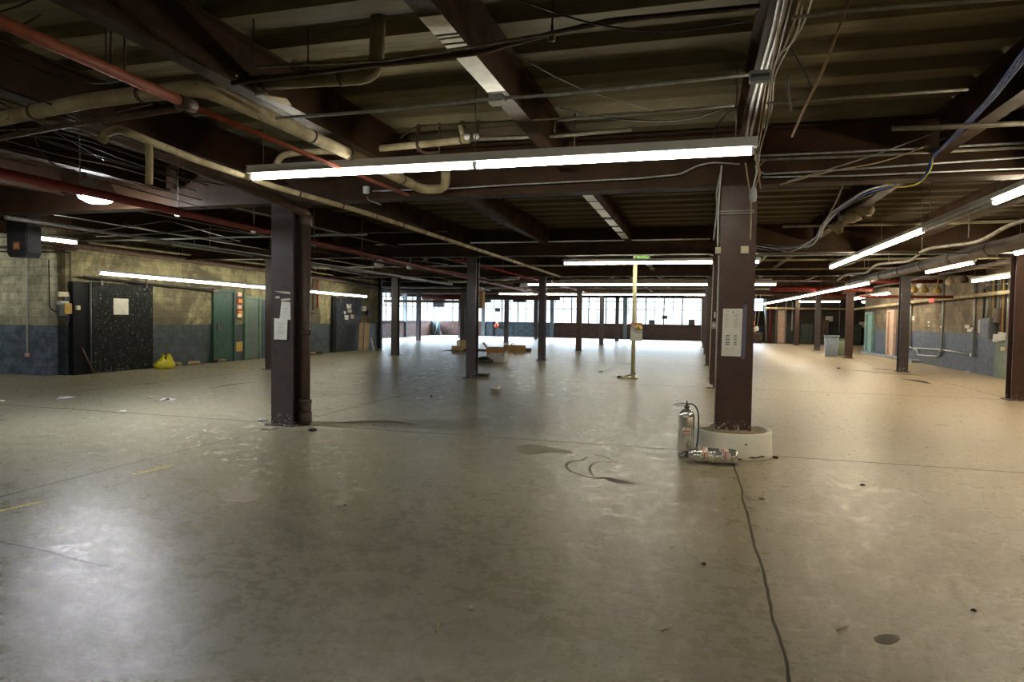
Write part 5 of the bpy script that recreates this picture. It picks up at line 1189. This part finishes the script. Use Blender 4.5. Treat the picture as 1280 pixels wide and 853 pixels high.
# conduits on the tan wall
def onR(px_, py_, d=.05): return at(px_, py_, 'x', XR-d)
for q, (px_, yt, yb_, r_, lb) in enumerate(((1137, 352, 436, .04, 'grey conduit up the tan wall behind the second column'), (1177, 350, 438, .035, 'grey conduit up the tan wall over the horizontal run'), (1216, 350, 444, .035, 'grey conduit up the tan wall before the electrical panels'), (1229, 362, 402, .03, 'dark conduit into the top of the grey panel'), (1233.5, 362, 402, .03, 'pale conduit into the top of the grey panel'))):
    a = onR(px_, yb_); tag(MB().tube([(XR-.05, a.y, a.z), (XR-.05, a.y, min(onR(px_, yt).z, DECK-.05))], r_, 8).box((XR-.06, a.y, a.z), (.12, .16, .12), None, .02).build('conduit', 'galvanised' if q != 3 else 'black_cable'), lb, 'conduit')
run('conduit', [(1131, 434.5, 'x', XR-.05), (1177, 437.5, 'x', XR-.05), (1216, 443.5, 'x', XR-.05)], .03, 'galvanised', 'horizontal grey conduit low on the blue dado', 'conduit', 8)
run('conduit', [(1131, 431, 'x', XR-.05), (1146, 438, 'x', XR-.05), (1147, 444, 'x', XR-.05), (1172, 446, 'x', XR-.05), (1176, 441, 'x', XR-.05)], .028, 'galvanised', 'bent grey conduit loop under the horizontal one', 'conduit', 8)
run('conduit', [(1232, 356.5, 'x', XR-.05), (1262, 354.5, 'x', XR-.05)], .02, 'galvanised', 'short grey conduit high above the electrical panels', 'conduit', 8)
for q, (x0, x1, yt, yb_, mt, d, lb) in enumerate(((1229, 1235, 400, 417, 'light_grey', .14, 'light grey fuse box at the start of the panels'), (1235.5, 1247, 398, 424, 'grey_box', .22, 'large dark grey electrical panel on the tan wall'), (1246.5, 1253, 418, 428, 'pale_board', .12, 'white meter box under the panels'), (1253.5, 1258, 415.5, 426, 'pale_board', .12, 'white meter box nearest the slim column'), (1254.5, 1257.5, 434, 439, 'ivory_plastic', .08, 'small cream box low under the meter boxes'), (1249, 1256, 385, 404, 'shelf_brown', .16, 'brown wooden backboard beside the large panel'))):
    a = onR(x0, yt, 0); c_ = onR(x1, yb_, 0); ya_, yb2_ = min(a.y, c_.y), max(a.y, c_.y); zt = (a.z+onR(x1, yt, 0).z)/2; zb_ = (c_.z+onR(x0, yb_, 0).z)/2
    r = empty('electrical_panel', (XR-d/2, (ya_+yb2_)/2, zb_), lb, 'electrical panel')
    MB().bx(XR-d, XR-.002, ya_, yb2_, zb_, zt, .01).build('case', mt, r); MB().bx(XR-d-.012, XR-d-.001, ya_+.05, yb2_-.05, zb_+.04, zt-.04).build('door', mt, r)
for q, px_ in enumerate((1238, 1241, 1244, 1247, 1250, 1253, 1256, 1259)):
    a = onR(px_, 398 if q < 4 else 416); tag(MB().tube([(XR-.06, a.y, a.z), (XR-.06, a.y, 2.95)], .02, 6).build('conduit', ['dull_conduit', 'ochre_box', 'black_cable', 'galvanised'][q % 4]), 'thin riser conduit above the electrical panels', 'conduit', 'riser conduits above the electrical panels')
tag(MB().bx(XR-.02, XR-.003, onR(1262, 430).y, onR(1243, 430).y, .0, 1.24).build('dado_patch', 'bin_green'), 'olive green painted patch of dado under the meter boxes', 'paint patch', None, 'structure')
p = onR(1165, 376, .3)
ex = empty('exit_sign', p, 'small red lit sign hung above the blue dado', 'sign')
MB().box((p.x, p.y, p.z), (.04, .62, .16), None, .01).build('sign_case', 'exit_red', ex)
for q, (px_, py_, mt, s_) in enumerate(((1161, 403, 'paper', .12), (1161, 407.5, 'paper', .1), (1176.5, 409, 'paper', .1), (1209, 408.5, 'paper', .2), (1212, 413, 'paper', .2), (1216, 411, 'paper', .16), (1140, 398, 'paper', .35))):
    p = onR(px_, py_, .01); tag(MB().box((XR-.012, p.y, p.z), (.01, s_*1.8, s_*.5)).build('wall_tag', mt), 'small white tag stuck on the tan wall by the conduits', 'tag', 'white tags on the tan wall')
# clutter of lamps/pipes along upper right wall
for q, (px_, py_, mt) in enumerate(((1152, 356, 'white_enamel'), (1143, 362, 'ochre_box'), (1156, 362, 'ochre_box'), (1187, 352, 'label_tan'), (1205, 349, 'rusty_pipe'), (1172, 363, 'ochre_box'), (1140, 358, 'pale_board'))):
    p = at(px_, py_, 'x', XR-.4)
    tag(MB().lathe([(0, -.14), (.12, -.1), (.14, 0), (.05, .12), (.02, .16), (.02, min(DECK-p.z-.02, 1.5))], p, 12).build('pipe_fitting', mt), ['white', 'ochre', 'ochre', 'tan', 'rusty', 'ochre', 'pale'][q]+' pipe fitting hung high by the tan wall, '+['above the conduit loop', 'nearest the second column', 'beside the white one', 'past the red sign', 'past the tan one', 'over the red sign', 'behind the second column'][q], 'pipe fitting')
# ground strip along wall foot (curb)
struct('trim_1', MB().bx(XR-.35, XR-.001, 29.5, 38.2, 0, .10, .01), 'bin_grey', 'low painted kerb along the foot of the blue dado', 'kerb')

# paper leaning at column foot
p = at(883, 485, Z, 0); c_ = at(891, 466, 'y', p.y)
sheet('leaning_card', 'paper', [(c_.x-.06, p.y+.10, c_.z), (c_.x+.02, p.y+.10, c_.z), (p.x+.14, p.y-.02, .003), (p.x-.09, p.y-.04, .003)], 'white card leaning on the foot of the slim column behind the drum', 'card')

# ------------------------------------------------------------------ floor litter
def scrap(px_, py_, s_, mt, label, h=.03, group=None):
    p = at(px_, py_, Z, 0); m_ = MB().lathe([(s_*.6, 0), (s_, h*.3), (s_*.5, h), (0, h*.8)], (p.x, p.y, .001), 9)
    for v_ in m_.v: v_ += Vector((random.uniform(-.4, .4)*s_, random.uniform(-.4, .4)*s_, random.uniform(0, .3)*h if v_.z > .01 else 0))
    tag(m_.build('litter_piece', mt), label, 'litter', group)
for px_, py_, s_, mt, lb, h in ((620, 487, .11, 'paper', 'crumpled white paper in the middle of the hall floor', .08), (82, 498, .15, 'paper', 'flat white paper scrap nearest the pale wall', .03), (188, 498, .07, 'paper', 'small white scrap beyond the yellow tape', .02), (210, 500, .16, 'paper', 'long white scrap beyond the yellow tape', .02), (154, 515, .06, 'paper', 'small white scrap between joint and wall scraps', .02), (328, 525.5, .08, 'paper', 'white scrap just behind the notice column foot', .02), (337, 536.5, .10, 'patch_pale', 'flat pale chip of paint in front of the notice column', .012),
    (390, 539, .055, 'black_plastic', 'black lump beside the drain pipe foot', .03), (2, 502, .08, 'paper', 'white scrap at the edge of the view', .02), (590, 762, .022, 'paper', 'tiny white pebble in the open floor', .015), (432, 632, .02, 'paper', 'tiny white fleck on the open floor', .01), (952, 624, .025, 'patch_pale', 'small pale fleck near the drum column joint', .01), (1078, 607, .022, 'black_plastic', 'small dark fleck past the drum', .012), (969, 573, .035, 'dark_wood', 'small dark crumb beside the drum', .02), (751, 465, .06, 'paper', 'white crumb near the signed pole', .03), (1048, 461, .06, 'black_plastic', 'dark scrap on the aisle before the barrels', .03), (784, 455, .12, 'paper', 'flat white scrap past the signed pole', .01), (1180, 462, .10, 'paper', 'white scrap under the conduit loop', .02), (1210, 465, .08, 'paper', 'white scrap under the bare conduit', .02), (1105, 462, .3, 'patch_pale', 'pale damp patch scrap by the second column', .006), (539, 496, .03, 'black_plastic', 'dark fleck beyond the shadow of the notice column', .02), (1217, 764, .015, 'black_plastic', 'tiny dark fleck on the near tan floor', .01), (880, 706, .014, 'black_plastic', 'tiny dark fleck by the long joint', .01)):
    scrap(px_, py_, s_, mt, lb, h)
for q, (x0, y0_, x1, y1_, lb) in enumerate(((544, 791, 549, 780, 'straw sliver lying on the near floor'), (827, 789, 839, 784, 'tan stick fragment on the near floor'), (1046, 788, 1060, 783, 'pale splinter on the floor beyond the long joint'))):
    a = at(x0, y0_, Z, .006); c_ = at(x1, y1_, Z, .006); tag(MB().tube([a, c_], .004, 6).build('wood_splinter', 'straw'), lb, 'splinter')
def strip(a, c_, w, mt, name, label, cat):
    a, c_ = Vector(a), Vector(c_); t = (c_-a).normalized(); s_ = Vector((-t.y, t.x, 0))*w/2
    q = [a-s_, c_-s_, c_+s_, a+s_]
    return tag(MB().add([(p.x, p.y, .0005) for p in q]+[(p.x, p.y, .0025) for p in q], [(3, 2, 1, 0), (4, 5, 6, 7), (0, 1, 5, 4), (1, 2, 6, 5), (2, 3, 7, 6), (3, 0, 4, 7)]).build(name, mt), label, cat)
strip(at(168, 593, Z, 0), at(217, 581.5, Z, 0), .035, 'yellow_tape', 'floor_tape', 'yellow tape strip nearer the notice column', 'tape')
strip(at(-30, 646, Z, 0), at(55, 626.5, Z, 0), .035, 'yellow_tape', 'floor_tape', 'yellow tape strip at the edge of the view', 'tape')
def blob(pts, mt, name, label, n=1):
    P = [at(x_, y_, Z, 0) for x_, y_ in pts]; P = spline(P+[P[0]], 5)[:-1]; c_ = sum(P, Vector())/len(P); k = len(P)
    m_ = MB().add([(p.x, p.y, .0006) for p in P]+[(p.x, p.y, .0016) for p in P], [tuple(range(k))[::-1], tuple(range(k, 2*k))]+[(i, (i+1) % k, k+(i+1) % k, k+i) for i in range(k)])
    return tag(m_.build(name, mt), label, 'stain')
def trail(pts, ws, mt, label):
    P = spline([at(x_, y_, Z, 0) for x_, y_ in pts], 6); k = len(P); vs = []
    for z_ in (.0006, .0016):
        for i, p in enumerate(P):
            t = (P[min(i+1, k-1)]-P[max(i-1, 0)]).normalized(); s_ = Vector((-t.y, t.x, 0)); u = i/(k-1)*(len(ws)-1); j_ = min(int(u), len(ws)-2); w = ws[j_]+(ws[j_+1]-ws[j_])*(u-j_); w *= random.uniform(.8, 1.2)
            for sg in (-1, 1): q = p+s_*sg*w; vs.append((q.x, q.y, z_))
    o = 2*k; fs = [(2*i, 2*i+1, 2*i+3, 2*i+2)[::-1] for i in range(k-1)]+[(o+2*i, o+2*i+1, o+2*i+3, o+2*i+2) for i in range(k-1)]
    return tag(MB().add(vs, fs).build('stain_shadow_mark', mt), label, 'stain')  # real floor stains, and the painted shadow of the notice column
trail([(735, 571), (728, 575), (712, 578), (708, 583), (713, 589), (726, 594), (742, 598), (758, 598), (772, 602), (795, 605)], [.008, .02, .022, .018, .016, .016, .02, .03, .075, .02], 'oil', 'dark hooked oil stain in front of the extinguishers')
trail([(742, 595), (737, 588), (740, 581), (748, 578), (765, 578), (782, 580)], [.008, .014, .012, .012, .012, .006], 'oil', 'thin curled oil stain inside the hooked one')
trail([(742, 569), (755, 571), (765, 575), (775, 576)], [.008, .014, .012, .006], 'oil', 'short oil dash beyond the curled stain')
blob([(645, 558), (665, 556), (690, 560), (710, 563), (715, 566), (690, 565), (665, 568), (648, 565)], 'damp_faint', 'stain_shadow_mark', 'faint damp patch toward the notice column')
blob([(1092, 797), (1105, 793), (1122, 795), (1124, 800), (1112, 806), (1096, 803)], 'damp', 'stain_shadow_mark', 'small dark spot on the near tan floor')
trail([(1065, 463), (1100, 466), (1130, 468), (1160, 470)], [.03, .12, .12, .03], 'damp', 'long damp trail past the second column by the wall')
trail([(1128, 474), (1145, 476), (1162, 480)], [.05, .16, .04], 'oil', 'dark oval puddle in front of the second column by the wall')
trail([(392, 531), (440, 528), (480, 527), (520, 531)], [.01, .05, .09, .02], 'damp', 'painted shadow streak of the notice column beside the drain pipe foot')  # column shadow from the mercury lamp, painted as a dark floor strip
trail([(262, 486), (290, 481), (318, 478)], [.01, .05, .01], 'oil', 'thin dark scuff on the floor toward the green door')
trail([(0, 678), (60, 690), (110, 704), (155, 712)], [.004, .006, .006, .003], 'oil', 'hairline crack stain on the near floor')
blob([(275, 618), (295, 614), (325, 617), (322, 624), (300, 627), (280, 625)], 'patch_pale', 'floor_patch', 'pale scuffed patch on the floor before the notice column')

# ------------------------------------------------------------------ fill ceiling depth with hangers and small pipes that the photo shows as a tangle
random.seed(11)
tang = [('along', -8.9, 12, 30, 3.15, .03, 'rusty_pipe'), ('along', -9.8, 14, 40, 3.2, .04, 'rusty_pipe'), ('along', -11.2, 8, 28, 3.05, .035, 'dull_conduit'), ('along', -12.6, 13, 38, 3.2, .03, 'galvanised'), ('along', -6.7, 16.4, 45, 3.1, .035, 'red_pipe'), ('along', -3.0, 24.5, 50, 3.2, .03, 'dull_conduit'), ('along', 1.2, 16.5, 48, 3.2, .03, 'dull_conduit'), ('along', 6.9, 9, 38, 3.12, .045, 'rusty_pipe'), ('along', 7.6, 9, 38, 3.3, .03, 'galvanised'),
        ('across', 20.3, -13.5, -4, 3.22, .03, 'dull_conduit'), ('across', 28.3, -14, 7, 3.2, .035, 'rusty_pipe'), ('across', 35.5, -21, 7, 3.2, .04, 'dull_conduit'), ('across', 12.2, -14.5, -7, 3.22, .02, 'galvanised'), ('across', 43.0, -21, 7, 3.2, .05, 'rusty_pipe'), ('across', 19.0, 1, 8, 3.22, .03, 'lagging_dark'), ('across', 12.6, 1, 8, 3.25, .025, 'lagging_dark'), ('across', 22.0, 1, 8, 3.2, .03, 'lagging_dark')]
wd = {'rusty_pipe': 'rusty', 'dull_conduit': 'dull grey', 'galvanised': 'galvanised', 'red_pipe': 'red', 'lagging_dark': 'tan lagged'}
for q, (kd, c0, a0, a1, z_, r_, mt) in enumerate(tang):
    m_ = MB().tube([(c0, a0, z_), (c0, a1, z_)] if kd == 'along' else [(a0, c0, z_), (a1, c0, z_)], r_, 8)
    lb = wd[mt]+' roof pipe running '+('down the hall ' if kd == 'along' else 'across the hall ')+(('%s the aisle lamps' % ('beyond' if c0 > 3 else 'well before')) if kd == 'along' else 'among the girders')
    tag(m_.build('roof_pipe', mt), lb, 'pipe', 'plain roof pipes under the deck')
    s_ = a0+.7
    while s_ < a1 and kd == 'along':
        tag(MB().tube([(c0, s_, z_+r_), (c0, s_, DECK)], .008, 5).build('hanger_rod', 'dull_conduit'), 'thin rod hanging up a roof pipe deep in the hall', 'rod', 'hanger rods of the roof pipes'); s_ += 3.9
# hung foil-bright lamps housings deep left (unlit) and small duct heads
for q, (px_, py_, yv, w_, h_) in enumerate(((474, 328, 19, .32, .2), (513, 333, 20, .26, .16), (549, 342, 24, .4, .2), (430, 316, 17, .3, .1), (655, 356, 30, .4, .2), (600, 361, 33, .4, .2))):
    p = at(px_, py_, 'y', yv)
    m_ = MB().lathe([(w_*.3, -h_*.6), (w_*.5, -h_*.5), (w_*.5, h_*.1), (w_*.15, h_*.5), (w_*.1, DECK-p.z-.01)], p, 14)
    tag(m_.build('dead_lamp', 'white_enamel'), 'unlit white lamp head among the roof pipes, '+['first past the drain pipe', 'second past the drain pipe', 'before the first slim column', 'close behind the drain pipe', 'between two slim columns', 'near the brown hanging box'][q], 'lamp')

# ------------------------------------------------------------------ daylight, sky, camera
w = bpy.data.worlds.new('overcast_sky'); bpy.context.scene.world = w; w.use_nodes = True
bg = w.node_tree.nodes['Background']; bg.inputs[0].default_value = (.82, .91, 1.0, 1)
wn = w.node_tree.nodes; wl = w.node_tree.links; tc = wn.new('ShaderNodeTexCoord'); sx_ = wn.new('ShaderNodeSeparateXYZ'); mr = wn.new('ShaderNodeMapRange')
wl.new(tc.outputs['Generated'], sx_.inputs[0]); wl.new(sx_.outputs[2], mr.inputs[0])
for i_, v_ in enumerate((.05, .45, 2.2, 34.0)): mr.inputs[i_+1].default_value = v_
wl.new(mr.outputs[0], bg.inputs[1])
def portal(name, loc, rot, sx, sy):
    l = bpy.data.lights.new(name, 'AREA'); l.shape = 'RECTANGLE'; l.size = sx; l.size_y = sy; l.energy = 1; l.cycles.is_portal = True
    o = bpy.data.objects.new(name, l); C.objects.link(o); o.location = loc; o.rotation_euler = rot
portal('daylight_far', (-9.7, YF+.45, 2.3), (-PI/2, 0, 0), 25.4, 2.3)
portal('daylight_side', (-22.7, 40.7, 2.3), (0, -PI/2, 0), 2.3, 24.8)
sc = bpy.context.scene
cam = bpy.data.cameras.new('camera'); co_ = bpy.data.objects.new('camera', cam); C.objects.link(co_)
cam.sensor_width = 36; cam.lens = F*36/1280; cam.clip_start = .05; cam.clip_end = 300
R = Matrix((rt, up, -fw)).transposed().to_4x4(); R.translation = CAM; co_.matrix_world = R
sc.camera = co_
sc.view_settings.view_transform = 'Standard'; sc.view_settings.look = 'None'; sc.view_settings.gamma = 1; sc.view_settings.use_curve_mapping = False
sc.view_settings.exposure = 0.78
sc.cycles.max_bounces = 8; sc.cycles.diffuse_bounces = 5; sc.cycles.glossy_bounces = 3; sc.cycles.transparent_max_bounces = 12
sc.cycles.use_light_tree = True; sc.cycles.caustics_reflective = False; sc.cycles.caustics_refractive = False
sc.cycles.sample_clamp_indirect = 6; sc.cycles.use_denoising = True
